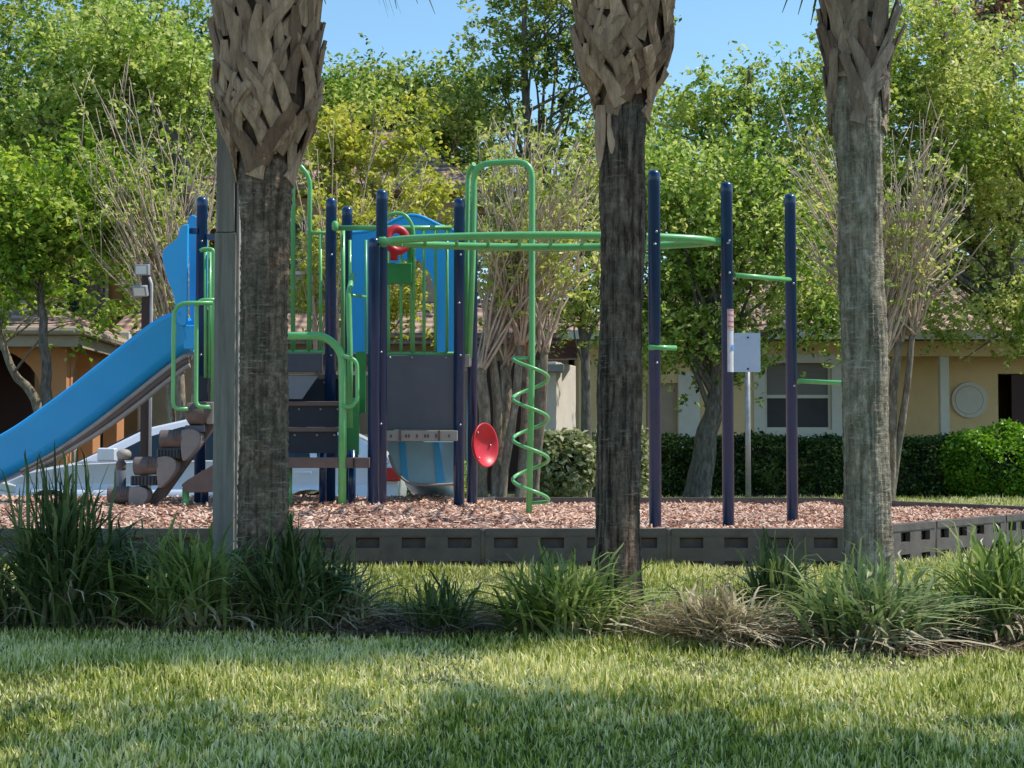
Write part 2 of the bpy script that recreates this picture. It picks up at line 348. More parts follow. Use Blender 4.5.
tag(np_mesh('mulch_ground', V, [FF], mulchm, smooth=True), 'reddish brown wood mulch surface under the play equipment', 'mulch', kind='structure')
# mulch chips (stuff)
n = 42000; cx = rng.uniform(-5.2, 4.8, n); t = rng.uniform(0, 1, n)**1.3
ya = np.interp(cx, [p[0] for p in NEAR], [p[1] for p in NEAR]); yb = np.interp(cx, [p[0] for p in FAR], [p[1] for p in FAR])
cy = ya+.06+(yb-ya-.12)*t
cz = np.array([mz(a, b_) for a, b_ in zip(cx, cy)])
def strips(c, L_, W_, tilt, a=None):
    k = len(c); a = rng.uniform(0, 2*np.pi, k) if a is None else a
    ti = rng.normal(0, tilt, k); ro = rng.normal(0, tilt, k)
    d = np.stack([np.cos(a)*np.cos(ti), np.sin(a)*np.cos(ti), np.sin(ti)], 1)
    s_ = np.stack([-np.sin(a)*np.cos(ro), np.cos(a)*np.cos(ro), np.sin(ro)], 1)
    L_ = L_[:, None]/2; W_ = W_[:, None]/2
    V = np.stack([c-d*L_-s_*W_, c-d*L_+s_*W_*.8, c+d*L_*1.0+s_*W_*.7, c+d*L_*.8-s_*W_], 1).reshape(-1, 3)
    return V, np.arange(4*k).reshape(-1, 4)
V, Q = strips(np.stack([cx, cy, cz+.012], 1), rng.uniform(.02,.08,n), rng.uniform(.008,.022,n), .35)
chipm = leafmat('wood_chips', [(.11,.05,.035),(.40,.20,.14),(.60,.35,.25),(.76,.55,.43)], .0, .85, 3, rnd=.9, nzk=1.0)
tag(np_mesh('wood_chips', V, [Q], chipm, origin=(0,12,.2)), 'loose reddish wood chips scattered over the playground surface', 'wood chips', kind='stuff')
# planting bed under palms and grasses
def bed_edges(x):
    w1 = .10*math.sin(x*2.3)+.06*math.sin(x*5.1+1)
    f = 8.30-.55*S((x-.55)/.6)+w1; bk = 8.95+.05*math.sin(x*3)-.1*S((x-.6)/.6)
    return f, bk
soil = mat('bed_litter', (.20,.145,.10), (.07,.05,.035), 40, .95, bump=.02)
V = []
for i in range(121):
    x = -5+10*i/120; f, bk = bed_edges(x)
    for j in range(7): y = f+(bk-f)*j/6; V.append((x, y, gz(x, y)+.008+.012*math.sin(math.pi*j/6)))
FF = np.array([(i*7+j, (i+1)*7+j, (i+1)*7+j+1, i*7+j+1) for i in range(120) for j in range(6)])
tag(np_mesh('planting_bed', V, [FF], soil, smooth=True), 'narrow bed of brown leaf litter around the palms and grasses', 'planting bed', kind='structure')
n = 9000; cx = rng.uniform(-3.4, 3.4, n)
e = np.array([bed_edges(x) for x in cx]); cy = e[:,0]-.08+(e[:,1]-e[:,0]+.1)*rng.uniform(0,1,n)
V, Q = strips(np.stack([cx, cy, gza(cx, cy)+.03+rng.uniform(-.01,.02,n)], 1), rng.uniform(.03,.16,n), rng.uniform(.004,.012,n), .2)
tag(np_mesh('leaf_litter', V, [Q], leafmat('litter', [(.08,.05,.03),(.22,.16,.10),(.38,.30,.20)], .1, .8, 4), origin=(0,8.5,-.2)), 'dry strap leaves and litter lying around the grass clumps', 'leaf litter', kind='stuff')
# lawn blades
def blades(n, x0, x1, y0, y1, h0, h1, w_, name, m, filt=True, zoff=0, zf=None):
    x = rng.uniform(x0, x1, n); y = rng.uniform(y0, y1, n)
    if filt:
        e = np.array([bed_edges(a) for a in x]); keep = ~((y > e[:,0]+rng.normal(0,.05,n)) & (y < e[:,1]+rng.normal(0,.05,n)))
        keep &= ~((y > 10.12) & (x < 2.0)) & ~((y > np.interp(x, [2,2.12,3.75,4.9], [10.12,10.12,12.2,13.6])) & (x >= 2.0) & (x < 4.99))
        x = x[keep]; y = y[keep]; n = len(x)
    # thin / bare patches
    z = (gza(x, y) if zf is None else zf(x, y))+zoff
    pn = np.array([noise.noise(Vector((a*1.7, b_*1.7, 0))) for a, b_ in zip(x[:], y[:])])
    h = rng.uniform(h0, h1, n)*(1+.7*pn); a = rng.uniform(0, 2*np.pi, n); lean = np.abs(rng.normal(0,.85,n)).clip(0,1.5)
    dx = np.cos(a); dy = np.sin(a); wv = w_*rng.uniform(.6,1.3,n)
    fa = rng.uniform(0, 2*np.pi, n); sxv = np.cos(fa)*wv/2; syv = np.sin(fa)*wv/2
    b0 = np.stack([x, y, z-.01], 1); side = np.stack([sxv, syv, 0*sxv], 1)
    mid = b0+np.stack([dx*np.sin(lean*.5)*h*.55, dy*np.sin(lean*.5)*h*.55, np.cos(lean*.5)*h*.6], 1)
    tip = mid+np.stack([dx*np.sin(lean)*h*.5, dy*np.sin(lean)*h*.5, np.cos(lean)*h*.45], 1)
    V = np.stack([b0-side, b0+side, mid+side*.9, mid-side*.9, tip], 1).reshape(-1,3)
    k = np.arange(n)*5
    Q = np.stack([k, k+1, k+2, k+3], 1); T = np.stack([k+3, k+2, k+4], 1)
    return np_mesh(name, V, [Q, T], m, origin=(0, (y0+y1)/2, 0))
grassm = leafmat('grass_blade', [(.07,.105,.014),(.26,.325,.05),(.52,.53,.13),(.92,.85,.45)], .28, .4, .9, rnd=.8, nzk=1.5)
tag(blades(360000, -5.4, 5.4, 4.6, 10.2, .018, .062, .0085, 'lawn_grass', grassm), 'dense green lawn blades in front of the playground', 'grass', kind='stuff')
tag(blades(60000, 2.1, 9, 10.1, 17.2, .03, .06, .008, 'lawn_grass', grassm), 'lawn blades outside the angled right end of the border', 'grass', kind='stuff')
tag(blades(30000, -1.0, 9.5, 17.25, 25.4, .04, .09, .014, 'verge_grass', grassm, filt=False, zf=lambda x, y: np.array([gz(a, b_) for a, b_ in zip(x, y)])), 'shaded grass between the far border and the hedge', 'grass', kind='stuff')
# ------------------------------------------------------------------ playground borders
def border_seg(p0, p1, label, first=False):
    p0 = Vector((*p0, 0)); p1 = Vector((*p1, 0)); d = (p1-p0); ln = d.length; d.normalize(); nrm = Vector((d.y, -d.x, 0)); up = Vector((0,0,1))
    if p0.y > 14.8: nrm = -nrm
    base = p0+Vector((0,0,-.03)); c = (p0+p1)/2
    root = empty('playground_border', (c.x, c.y, -.03), label, 'border', 'plastic border sections around the mulch')
    mb = MB(); th = .035
    def bx(u0, u1, z0, z1, o0=0, o1=th): 
        mid = p0+d*((u0+u1)/2)+nrm*((o0+o1)/2)+up*((z0+z1)/2)
        mb.obox(mid, d, nrm, up, (u1-u0)/2, abs(o1-o0)/2, (z1-z0)/2)
    g = .016
    bx(g, ln-g, .205, .25, -.055, th+.006); bx(g, ln-g, .194, .205)       # top ledge
    cols = []; k = 4; pitch = ln/k
    bx(g, ln-g, .045, .128); bx(g, ln-g, -.06, -.02)
    edges = [g]
    for i in range(k):
        u0 = i*pitch+pitch*.24; u1 = u0+.15; edges += [u0, u1]
    edges.append(ln-g)
    for i in range(0, len(edges), 2):
        bx(edges[i], edges[i+1],   .128, .194); bx(edges[i], edges[i+1], -.02, .045)
    body = mb.build('rail', M['border'], root)
    mb = MB(); mb.obox(p0+d*ln/2-nrm*.035+up*.08, d, nrm, up, ln/2-.02, .012, .124); mb.build('back_plate', M['pod'], root)
    mb = MB(); mb.lathe(p0+d*.0+nrm*-.01, [(.045,-.06),(.045,.235),(.04,.252),(.012,.258)], 14); mb.build('joint_pin', M['border'], root, smooth=True)
    return root
xj = [-7.5+.02, -6.3, -5.1]
js = [X(px, 10.2) for px in (-420,-235,-60,115,300,483,668,846)]
for i in range(len(js)-1):
    lab = ['border section out past the left edge behind dark tall grasses', 'border section behind the big dark clump at far left', 'border section behind the leftmost grass clumps, below the slide',
           'border section behind the palm with the wooden post', 'shaded border section behind the small grass clump, left of centre', 'border section directly behind the middle palm trunk', 'straight grey border section below the three right hand blue posts'][i]
    border_seg((js[i], 10.2), (js[i+1], 10.2), lab)
d1 = Vector((3.75-js[-1], 2.1)); L1 = d1.length; q = [Vector((js[-1], 10.2))+d1*(i/2) for i in range(3)]+[Vector((4.33,13.0)), Vector((4.9,13.7))]
for i in range(4):
    border_seg(q[i], q[i+1], ['angled border section starting behind the right palm trunk', 'second angled border section right of the right palm', 'third angled border section running out at the right edge', 'last near border section at the right corner'][i])
FP = [(4.9,13.7),(4.35,14.8),(3.8,15.9),(3.3,17.0),(2.1,17.06),(.95,17.12),(-.2,17.2),(-.85,16.35),(-1.5,15.5),(-2.7,15.5),(-3.9,15.5),(-5.1,15.5),(-6.3,15.5),(-7.5,15.5)]
fl = ['right corner section of the far border', 'far border section beyond the right edge of frame', 'far border section meeting the corner by the hedge', 'far border section below the bright round shrub', 'far border section in front of the sign pole',
      'far border section between middle palm and sign pole', 'far border section behind the spiral pole', 'far border section angled behind the red dish', 'far border section behind the pale blue chute', 'far border section by the rear of the silver car', 'far border section beside the middle of the silver car', 'far border section beside the front of the silver car', 'last far border section at the left']
for i in range(len(FP)-1): border_seg(FP[i], FP[i+1], fl[i])
# ------------------------------------------------------------------ palms
def palm(base, top_c, r0, zboot, rb, mtrunk, mboot, label, seed, hang=False, nb=1.0, vert=0.5, heart=4.6, tight=1.0):
    rnd = random.Random(seed); rg = np.random.default_rng(seed)
    root = empty('palm_tree', base, label, 'palm tree')
    base = Vector(base); axis = lambda z: base.lerp(Vector(top_c), (z-base.z)/(top_c[2]-base.z))
    # trunk
    nz_, na = 420, 72; V = []; zt = heart-.2
    for i in range(nz_+1):
        z = base.z-.1+(zt-base.z+.1)*i/nz_; c = axis(z); h = z-base.z
        fl = .26*math.exp(-max(h,0)/.11)+.05*math.exp(-max(h,0)/.5)
        rr = r0*(1+fl)
        if z > zboot-.3: rr *= 1+.12*S((z-zboot+.3)/.3)
        for k in range(na):
            a = 2*math.pi*k/na; ca, sa = math.cos(a), math.sin(a)
            zr = z*1.0+.02*noise.noise(Vector((ca*2, sa*2, z*3)))
            ring = (zr*26+noise.noise(Vector((ca*1.5, sa*1.5, z*2+seed)))*1.5) % 1.0
            rings = (.010*(ring**3)-.004)*(1-vert)
            fis = -.012*vert*max(0, 1-abs(noise.noise(Vector((ca*7, sa*7, z*1.3+seed))))*5)
            lump = .020*noise.noise(Vector((ca*1.6, sa*1.6, z*2.0+seed)))+.006*noise.noise(Vector((ca*9, sa*9, z*14)))
            # long dark cleft
            r = rr+rings+fis+lump
            V.append((c.x+ca*r, c.y+sa*r, z))
    k = np.arange(na); FF = []
    for i in range(nz_): FF.append(np.stack([i*na+k, i*na+(k+1) % na, (i+1)*na+(k+1) % na, (i+1)*na+k], 1))
    np_mesh('trunk', V, [np.concatenate(FF)], mtrunk, root, smooth=True)
    # boots: split leaf bases, each an inverted Y hugging the trunk
    mb = MB()
    def strap(path, ws, th, nrmf):
        vs = []; fs = []; m = len(path)
        for i, p in enumerate(path):
            t = (path[min(i+1,m-1)]-path[max(i-1,0)]).normalized(); nn = nrmf(p); s_ = t.cross(nn).normalized(); nn = s_.cross(t)
            w_ = ws[i]/2
            for a_, b_ in ((-1,-.1),(-.8,.75),(-.1+rnd.uniform(-.2,.2),.55+rnd.uniform(0,.5)),(.8,.8),(1,-.1),(0,-.5)): vs.append(p+s_*w_*a_+nn*th*b_)
        for i in range(m-1):
            for k in range(6): fs.append((i*6+k, i*6+(k+1) % 6, (i+1)*6+(k+1) % 6, (i+1)*6+k))
        fs.append(tuple(range(6))); fs.append(tuple((m-1)*6+k for k in range(6)))
        mb.add(vs, fs)
    z = zboot; idx = 0; rad = lambda z: r0*1.05+(rb-r0*1.05)*S((z-zboot+.02)/.45*tight)
    while z < heart-.15:
        a = idx*2.39996+rnd.uniform(-.15,.15); idx += 1; z += .0088/nb
        h = rnd.uniform(.9,1.1)
        def pt(a, z, off=0):
            c = axis(z); r = rad(z)+off; return Vector((c.x+math.cos(a)*r, c.y+math.sin(a)*r, z))
        nrmf = lambda p: Vector((p.x-axis(p.z).x, p.y-axis(p.z).y, 0)).normalized()
        w0 = rnd.uniform(.064,.092); hz = S((z-zboot)/(.6 if mboot is M['boot'] else .3)); sg = 1 if idx % 2 else -1
        lean = sg*(rnd.uniform(.5,.95)*(1-hz)+rnd.uniform(.05,.5)*hz); ln = rnd.uniform(.26,.36)*(1-.12*hz)
        out = rnd.uniform(.012,.034)*(1+1.3*hz*rnd.random())*(1.5 if mboot is M['boot3'] else 1); zb_ = z-.05
        pth = [pt(a+((t-.5)+.10*math.sin(t*4+idx))*lean/max(r0,.1)*.16, zb_+ln*t*math.cos(lean*.6), .004+(.3*t+.7*t*t)*out+(idx % 3)*.004) for t in (0,.2,.45,.7,.88,1)]
        wt = rnd.uniform(.50,.72)
        strap(pth, [w0*q_*rnd.uniform(.9,1.1) for q_ in (1.3, 1.15, .98, .85, wt*1.1, wt*rnd.uniform(.45,1))], rnd.uniform(.013,.022), nrmf)
        if rnd.random() < .25:   # split strip peeling away from the base
            sg2 = -sg; l2 = rnd.uniform(.14,.24)
            pth = [pt(a+sg2*(.05+.9*t*.45), zb_+.03+l2*t, .016+.02*t) for t in (0,.35,.7,1)]
            strap(pth, [w0*.6, w0*.55, w0*.42, w0*.25], .008, nrmf)
    if hang:
        c = axis(zboot); 
        for dx, l in ((-r0*1.05, .33), (-r0*.5, .26)):
            p0 = Vector((c.x+dx, c.y-r0*.7, zboot+.02)); strap([p0+Vector((-.01*t, -.02-.02*t, -l*t)) for t in (0,.3,.6,.85,1)], [.05,.06,.055,.035,.012], .008, lambda p: Vector((0,-1,0)))
    mb.build('boots', mboot, root)
    vs = []; fs = []; zs_ = np.linspace(zboot+.03, heart, 40)
    for z_ in zs_:
        c = axis(z_); 
        for k_ in range(40): a = 2*math.pi*k_/40; r_ = rad(z_)-.006+.012*noise.noise(Vector((a*2, z_*9, seed))); vs.append((c.x+math.cos(a)*r_, c.y+math.sin(a)*r_, z_))
    for i_ in range(39):
        for k_ in range(40): fs.append((i_*40+k_, i_*40+(k_+1) % 40, (i_+1)*40+(k_+1) % 40, (i_+1)*40+k_))
    MB().add(vs, fs).build('fibre_sheath', M['fibre'], root, smooth=True)
    # fronds
    fb = MB(); hc = axis(heart)
    nf_ = 26
    for i in range(nf_):
        a = i*2.39996+seed; e = R(78)-R(134)*((i+.5)/nf_)**.85+rnd.uniform(-.1,.1)
        pl = rnd.uniform(.5,.75); d = Vector((math.cos(a)*math.cos(e), math.sin(a)*math.cos(e), math.sin(e)))
        pet = [hc+d*pl*t+Vector((0,0,-.12*t*t)) for t in (0,.33,.66,1)]
        fb.tube(pet, [.02,.015,.012,.01], 5)
        c = pet[-1]; dd = (pet[-1]-pet[-2]).normalized(); s_ = dd.cross(Vector((0,0,1))).normalized(); u_ = s_.cross(dd)
        ns = 30
        for k in range(ns):
            q_ = (k/(ns-1)-.5)*2; ang = q_*R(125); L_ = rnd.uniform(.55,.70)*(1-.35*abs(q_)**2)
            dr = dd*math.cos(ang)+s_*math.sin(ang)+u_*(.25-.35*abs(q_)*0)
            dr.normalize(); sw = dr.cross(u_).normalized()
            pts = []; 
            for t in (0,.4,.75,1.0): pts.append(c+dr*L_*t+Vector((0,0,-.42*L_*t**2.4-.05*t)))
            ww = [.006,.018,.011,.002]; vs = []
            for p_, w_ in zip(pts, ww): vs += [p_-sw*w_, p_+sw*w_]
            fb.add(vs, [(0,1,3,2),(2,3,5,4),(4,5,7,6)])
    # random tips
    fb.build('fronds', M['frond'], root)
    return root
Yp = 8.65
palm((X(262,Yp), Yp, gz(0,Yp)), (X(264,Yp), Yp+.05, 3.9), .134, Z(176,Yp), .255, M['palmtrunk'], M['boot'], 'leftmost of the three palms, thick with crisscrossed boots, a wooden post beside it', 3, vert=.35, tight=1.0)
palm((X(617,8.4), 8.4, gz(0,8.4)), (X(628,8.4), 8.45, 3.9), .117, Z(112,8.4), .225, M['palmtrunk2'], M['boot'], 'middle palm with dark split bark and a dry boot hanging on its left side', 5, hang=True, vert=.75, tight=1.2)
palm((X(869,Yp), Yp, gz(0,Yp)), (X(857,Yp), Yp, 3.9), .124, Z(126,Yp), .15, M['palmtrunk3'], M['boot3'], 'rightmost palm with pale grey bark and ragged upright boots', 9, vert=.6, nb=.62, tight=.7)
# weathered wooden post by left palm
root = empty('wooden_post', (X(225,9.2), 9.2, gz(0,9.2)), 'tall weathered grey wooden post standing just left of the left palm trunk', 'post')
mb = MB(); a_ = X(214.5,9.2); b_ = X(236,9.2); mb.box(a_, b_, 9.15, 9.26, -.3, Z(233,9.2)-.004); mb.build('lower_board', M['wood'], root, bevel=.006)
mb = MB(); mb.box(a_+.006, b_-.012, 9.157, 9.255, Z(233,9.2), 3.6); mb.build('upper_board', M['wood'], root, bevel=.006)
mb = MB(); mb.box(b_+.002, b_+.014, 9.17, 9.25, -.3, 2.6); mb.build('sunlit_edge', M['beige'], root)  # pale strip paints the sunlit right edge of the post
# ------------------------------------------------------------------ grass clumps
gm_dark = leafmat('clump_dark', [(.018,.04,.012),(.065,.11,.035),(.20,.25,.10)], .25, .35, 3, rnd=.9)
gm_mid = leafmat('clump_mid', [(.05,.10,.025),(.17,.25,.06),(.36,.42,.16)], .3, .35, 3, rnd=.9)
gm_pale = leafmat('clump_pale', [(.10,.16,.05),(.23,.30,.12),(.42,.46,.26)], .25, .4, 3)
gm_dry = leafmat('clump_dry', [(.20,.15,.09),(.46,.38,.25),(.66,.58,.42)], .2, .7, 3)
def clump(px, y, hpx, wpx, n, m, label, dry=.25, wid=.009, up=.5, seed=0):
    """arching strap leaves from one crown"""
    g = np.random.default_rng(seed+100); x = X(px, y); z = gz(x, y); s_ = F/y
    H = hpx/s_*1.04; W = wpx/s_/2*1.35
    root = empty('ornamental_grass', (x, y, z), label, 'grass clump', 'strap leaved grass clumps in the palm bed')
    def make(n, H, W, droop, name, mt):
        K = 7; a = g.uniform(0, 2*np.pi, n); L_ = g.uniform(.55,1.0,n)**.8; sp = g.uniform(0,1,n)**up
        bx_ = x+g.normal(0, W*.16, n); by = y+g.normal(0, min(W,.3)*.16, n)
        pts = []
        t = np.linspace(0, 1, K)
        hor = (W*1.15*sp*L_)[:,None]*(t**1.3)[None,:]
        top = H*L_*(1-.55*sp**1.5)
        ver = top[:,None]*((t*(1.55+.0*t))-(.55+droop*sp[:,None])*t**(2.6))[:, :]
        dyk = np.minimum(1, .45/W) if W > .45 else 1
        px_ = bx_[:,None]+np.cos(a)[:,None]*hor; py_ = by[:,None]+np.sin(a)[:,None]*hor*dyk
        pz = z-.01+ver; pz = np.maximum(pz, z-.005+.01*t[None,:])
        kink = g.normal(0,.012,(n,K))*t; px_ = px_+kink
        wv = wid*g.uniform(.6,1.35,n)[:,None]*np.array([.8,1,1,.95,.8,.5,.08])[None,:]
        fa = a+np.pi/2+g.normal(0,.5,n); sx_ = np.cos(fa)[:,None]*wv; sy_ = np.sin(fa)[:,None]*wv
        A = np.stack([px_-sx_, py_-sy_, pz], 2); B = np.stack([px_+sx_, py_+sy_, pz+wv*.5], 2)
        V = np.stack([A, B], 2).reshape(-1, 3)
        base = (np.arange(n)*K*2)[:,None]+(np.arange(K-1)*2)[None,:]; base = base.ravel()
        np_mesh(name, V, [np.stack([base, base+1, base+3, base+2], 1)], mt, root)
    make(int(n*.75), H, W, .15, 'leaves', m)
    make(int(n*.28), H*1.0, W*1.45, .55, 'outer_leaves', m)
    if dry: make(int(n*dry), H*.55, W*1.1, .7, 'dry_leaves', gm_dry)
    return root
C = [(-25,8.5,130,150,260,gm_dark,'dark clump cut by the left frame edge',.25,.008,.6),
 (62,8.45,190,160,420,gm_dark,'tallest dark clump below the lower end of the slide',.12,.0085,.75),
 (122,8.6,110,110,260,gm_dark,'low dark clump between the tallest clump and the one left of the wooden post',.2,.008,.6),
 (190,8.4,128,175,400,gm_mid,'wide shaded clump in front of the foot of the wooden post',.2,.0085,.55),
 (288,8.35,130,120,330,gm_dark,'dark upright clump at the right foot of the left palm',.2,.0085,.8),
 (338,8.5,100,110,220,gm_dark,'thin straggly clump with dry tips right of the left palm',.5,.007,.7),
 (443,8.35,72,95,110,gm_dark,'smallest spiky clump alone on the lawn edge left of centre',.1,.008,.7),
 (562,8.2,102,175,460,gm_mid,'full bright green fan clump just left of the middle palm',.15,.0085,.55),
 (722,7.95,75,130,330,gm_dry,'mostly dry tan clump right of the middle palm',.6,.007,.6),
 (775,8.45,105,95,240,gm_dark,'dark upright clump below the rightmost blue post',.15,.0085,.8),
 (868,7.85,118,200,330,gm_pale,'pale arching clump in front of the right palm',.6,.0095,.5),
 (912,8.3,70,130,150,gm_mid,'low loose clump behind the pale one, right of the right palm',.8,.008,.6),
 (1000,8.1,128,165,380,gm_mid,'large green clump with dry skirt at the right edge',.6,.009,.65),
 (655,8.15,50,110,60,gm_dry,'few dry sprawling leaves at the foot of the middle palm',.3,.006,.5)]
for i, c in enumerate(C):
    clump(c[0], c[1], c[2], c[3], c[4], c[5], c[6], c[7], c[8], c[9], seed=i*7+1)
# ------------------------------------------------------------------ playground structure
pg = empty('playground_structure', (X(400,12.8), 12.8, .25), 'large blue and green playground climber with slide, overhead ladder and spiral pole', 'playground')
PR = .044
def post(px, Y, ztop=2.765, parent=pg):
    x = X(px, Y); z0 = mz(x, Y)-.08; mb = MB(); prof = [(PR, z0), (PR*1.03, ztop-.04)]
    for i in range(1, 7): q = i/6*math.pi/2; prof.append((max(PR*1.03*math.cos(q), .001), ztop-.04+.04*math.sin(q)))
    prof.insert(1, (PR, ztop-.095)); prof.insert(2, (PR*1.03, ztop-.092))
    mb.lathe((x, Y, 0), prof, 24); o = mb.build('post', M['navy'], parent, smooth=True); return o
pA = post(200, 12.64); post(330, 12.7); post(346, 13.15); pD = post(381, 12.3); post(373.5, 12.05, Z(237,12.05)); post(459, 12.7); post(472, 13.3)
post(655, 11.43); pI = post(728, 11.94); post(792, 12.5); post(239, 12.5)
def rail(pts, Y, r=.017, rad=.12, name='rail', m='green', parent=pg, n=10):
    q = [P(p[0], p[1], p[2] if len(p) > 2 else Y) for p in pts]
    mb = MB(); mb.tube(bend(q, rad), r, n); return mb.build(name, M[m], parent, smooth=True)
# overhead ring ladder
zr = 2.31; L0 = Vector((X(381,12.0), 12.0, zr)); R0 = Vector((X(722,11.95), 11.95, zr)); c = (L0+R0)/2; hx = (R0.x-L0.x)/2-.12
ladder = None; path = []
for i in range(56):
    q = 2*math.pi*i/56; cx_ = math.cos(q); sy_ = math.sin(q)
    path.append(Vector((c.x+(hx+.06)*cx_, c.y-.05+.34*math.copysign(abs(sy_)**1.25, sy_), zr)))
mb = MB(); mb.tube(path, .029, 12, closed=True); ladder = mb.build('overhead_ladder', M['green'], pg, smooth=True)
for p_, q_ in ((L0+Vector((-.02,.05,.02)), L0+Vector((.16,0,0))), (R0, R0-Vector((.14,0,0)))):
    mb = MB(); mb.tube([p_, p_.lerp(q_,.5), q_], [.034,.024,.027], 12); mb.build('end_bracket', M['green'], ladder, smooth=True)
for i in range(9):
    x = c.x-hx*.82+hx*1.64*i/8; e = .34*(1-((x-c.x)/(hx+.06))**2)**.625
    mb = MB(); mb.tube([(x, c.y-.05-e, zr), (x, c.y-.05+e, zr)], .014, 8); mb.build('rung', M['green'], ladder, smooth=True)
mb = MB(); mb.tube([P(655,258,11.43)+Vector((-.03,.0,0)), P(640,256,11.7)], .018, 8); mb.build('hanger', M['green'], ladder, smooth=True)
# bars on the right hand posts
rail([(734,275,11.94),(793,280,12.5)], 0, .019, name='step_bar'); rail([(798,381,12.45),(842,383,12.35),(868,384,12.3)], 0, .019, name='step_bar')
rail([(649,347.5,11.38),(676,348,11.45)], 0, .019, name='step_bar')
for px, py, Y in ((728,243,11.94),(655,244,11.43),(459,303,12.7),(380,243,12.3)):
    mb = MB(); p_ = P(px, py, Y-PR); mb.lathe(p_, [(.004,-.008),(.012,-.004),(.012,.004),(.004,.008)], 10); mb.build('bolt', M['bolt'], pg, smooth=True)
for px, Y, zs2 in ((655,11.43,(2.31,1.37)),(728,11.94,(2.31,2.07)),(792,12.5,(2.05,1.25)),(459,12.7,(1.5,.95,2.3)),(380,12.3,(1.5,.95,2.33)),(330,12.7,(1.5,2.3)),(200,12.64,(1.5,2.4)),(346,13.15,(1.5,))):
    for zc_ in zs2:
        mb = MB(); mb.lathe((X(px,Y)+.012,Y-PR-.008,zc_), [(.002,-.009),(.009,-.004),(.009,.004),(.002,.009)], 8); mb.build('bolt', M['bolt'], pg, smooth=True)
# sticker stack on post I : thin curved sheets
def curved_sheet(px, Y, za, zb, a0, a1, m, name, r=PR+.002, parent=pI):
    x = X(px, Y); vs = []; n_ = 8
    for k in range(n_+1):
        a = R(a0+(a1-a0)*k/n_)
        for z in (za, zb): vs.append((x+r*math.sin(a), Y-r*math.cos(a), z))
    mb = MB(); mb.add(vs, [(2*k, 2*k+2, 2*k+3, 2*k+1) for k in range(n_)]); return mb.build(name, M[m], parent, smooth=True)
zz = lambda y: Z(y, 11.9)
lab_ = curved_sheet(728, 11.94, zz(372), zz(309), -8, 75, 'sticker', 'safety_label')
curved_sheet(728, 11.94, zz(330), zz(309.5), -4, 75, 'stickerpink', 'label_print', PR+.004, lab_)
for y0 in (309.5, 314.5, 321, 326): curved_sheet(728, 11.94, zz(y0+1), zz(y0), -4, 75, 'stickerred', 'label_stripe', PR+.006, lab_)
curved_sheet(728, 11.94, zz(350), zz(345), 28, 70, 'stickerblue', 'label_print', PR+.006, lab_)
# arch and spiral pole
Ya = 12.75
rail([(469,358,Ya),(473,250,Ya),(474,164,Ya),(532,161,12.6),(532,360,12.6),(529,513,12.6)], Ya, .025, .14, 'pole_arch')
rail([(466,355,12.85),(467,250,12.85),(468,172,12.85),(474,164,Ya)], Ya, .019, .06, 'arch_brace')
mb = MB(); hp = []
for i in range(0, 150):
    t = i/149; zc = Z(358+144*t, 12.6); ph = t*3.55*2*math.pi+math.pi*1.0; rr = .140
    cxx = X(530, 12.6)+(1-t)*X(532,12.6)*0
    hp.append(Vector((cxx+.005+rr*math.cos(ph), 12.6+rr*math.sin(ph), zc)))
c0 = Vector((X(532,12.6), 12.6, hp[0].z)); hp = [c0]+hp+[Vector((X(529.5,12.6), 12.6, hp[-1].z-.01))]
mb.tube(hp, .0145, 9); mb.build('spiral_step', M['green'], pg, smooth=True)
mb = MB(); mb.box(X(464,12.8), X(470,12.8), 12.72, 12.8, Z(367,12.8), Z(355,12.8)); mb.build('pole_clamp', M['beige'], pg, bevel=.004)
# red dish
cD = P(486,445,13.1); ax = Vector((.84,-.53,.06)).normalized()*-1; s1 = ax.cross(Vector((0,0,1))).normalized(); s2 = s1.cross(ax)
mb = MB(); vs = []; prof = [(.0,.075),(.06,.068),(.11,.05),(.15,.022),(.172,0),(.182,-.004),(.184,.006),(.176,.02),(.15,.045),(.11,.072),(.06,.092),(.0,.1)]
fs = []; n_ = 32
for r_, h_ in prof:
    for k in range(n_): q = 2*math.pi*k/n_; vs.append(cD+s1*math.cos(q)*max(r_,.001)+s2*math.sin(q)*max(r_,.001)+ax*h_)
for i in range(len(prof)-1):
    for k in range(n_): fs.append((i*n_+k, i*n_+(k+1) % n_, (i+1)*n_+(k+1) % n_, (i+1)*n_+k))
mb.add(vs, fs); dish = mb.build('red_dish', M['red'], pg, smooth=True)
mb = MB(); mb.tube([P(472,445,13.3), cD+ax*.09], .02, 10); mb.build('dish_bracket', M['navy'], dish, smooth=True)
for a_ in (0, 2.1, 4.2):
    pz = cD+s1*math.cos(a_)*.12+s2*math.sin(a_)*.12+ax*.035; mb = MB(); mb.lathe(pz, [(.001,-.009),(.009,-.005),(.009,.005),(.001,.009)], 8); mb.build('bolt', M['bolt'], dish, smooth=True)
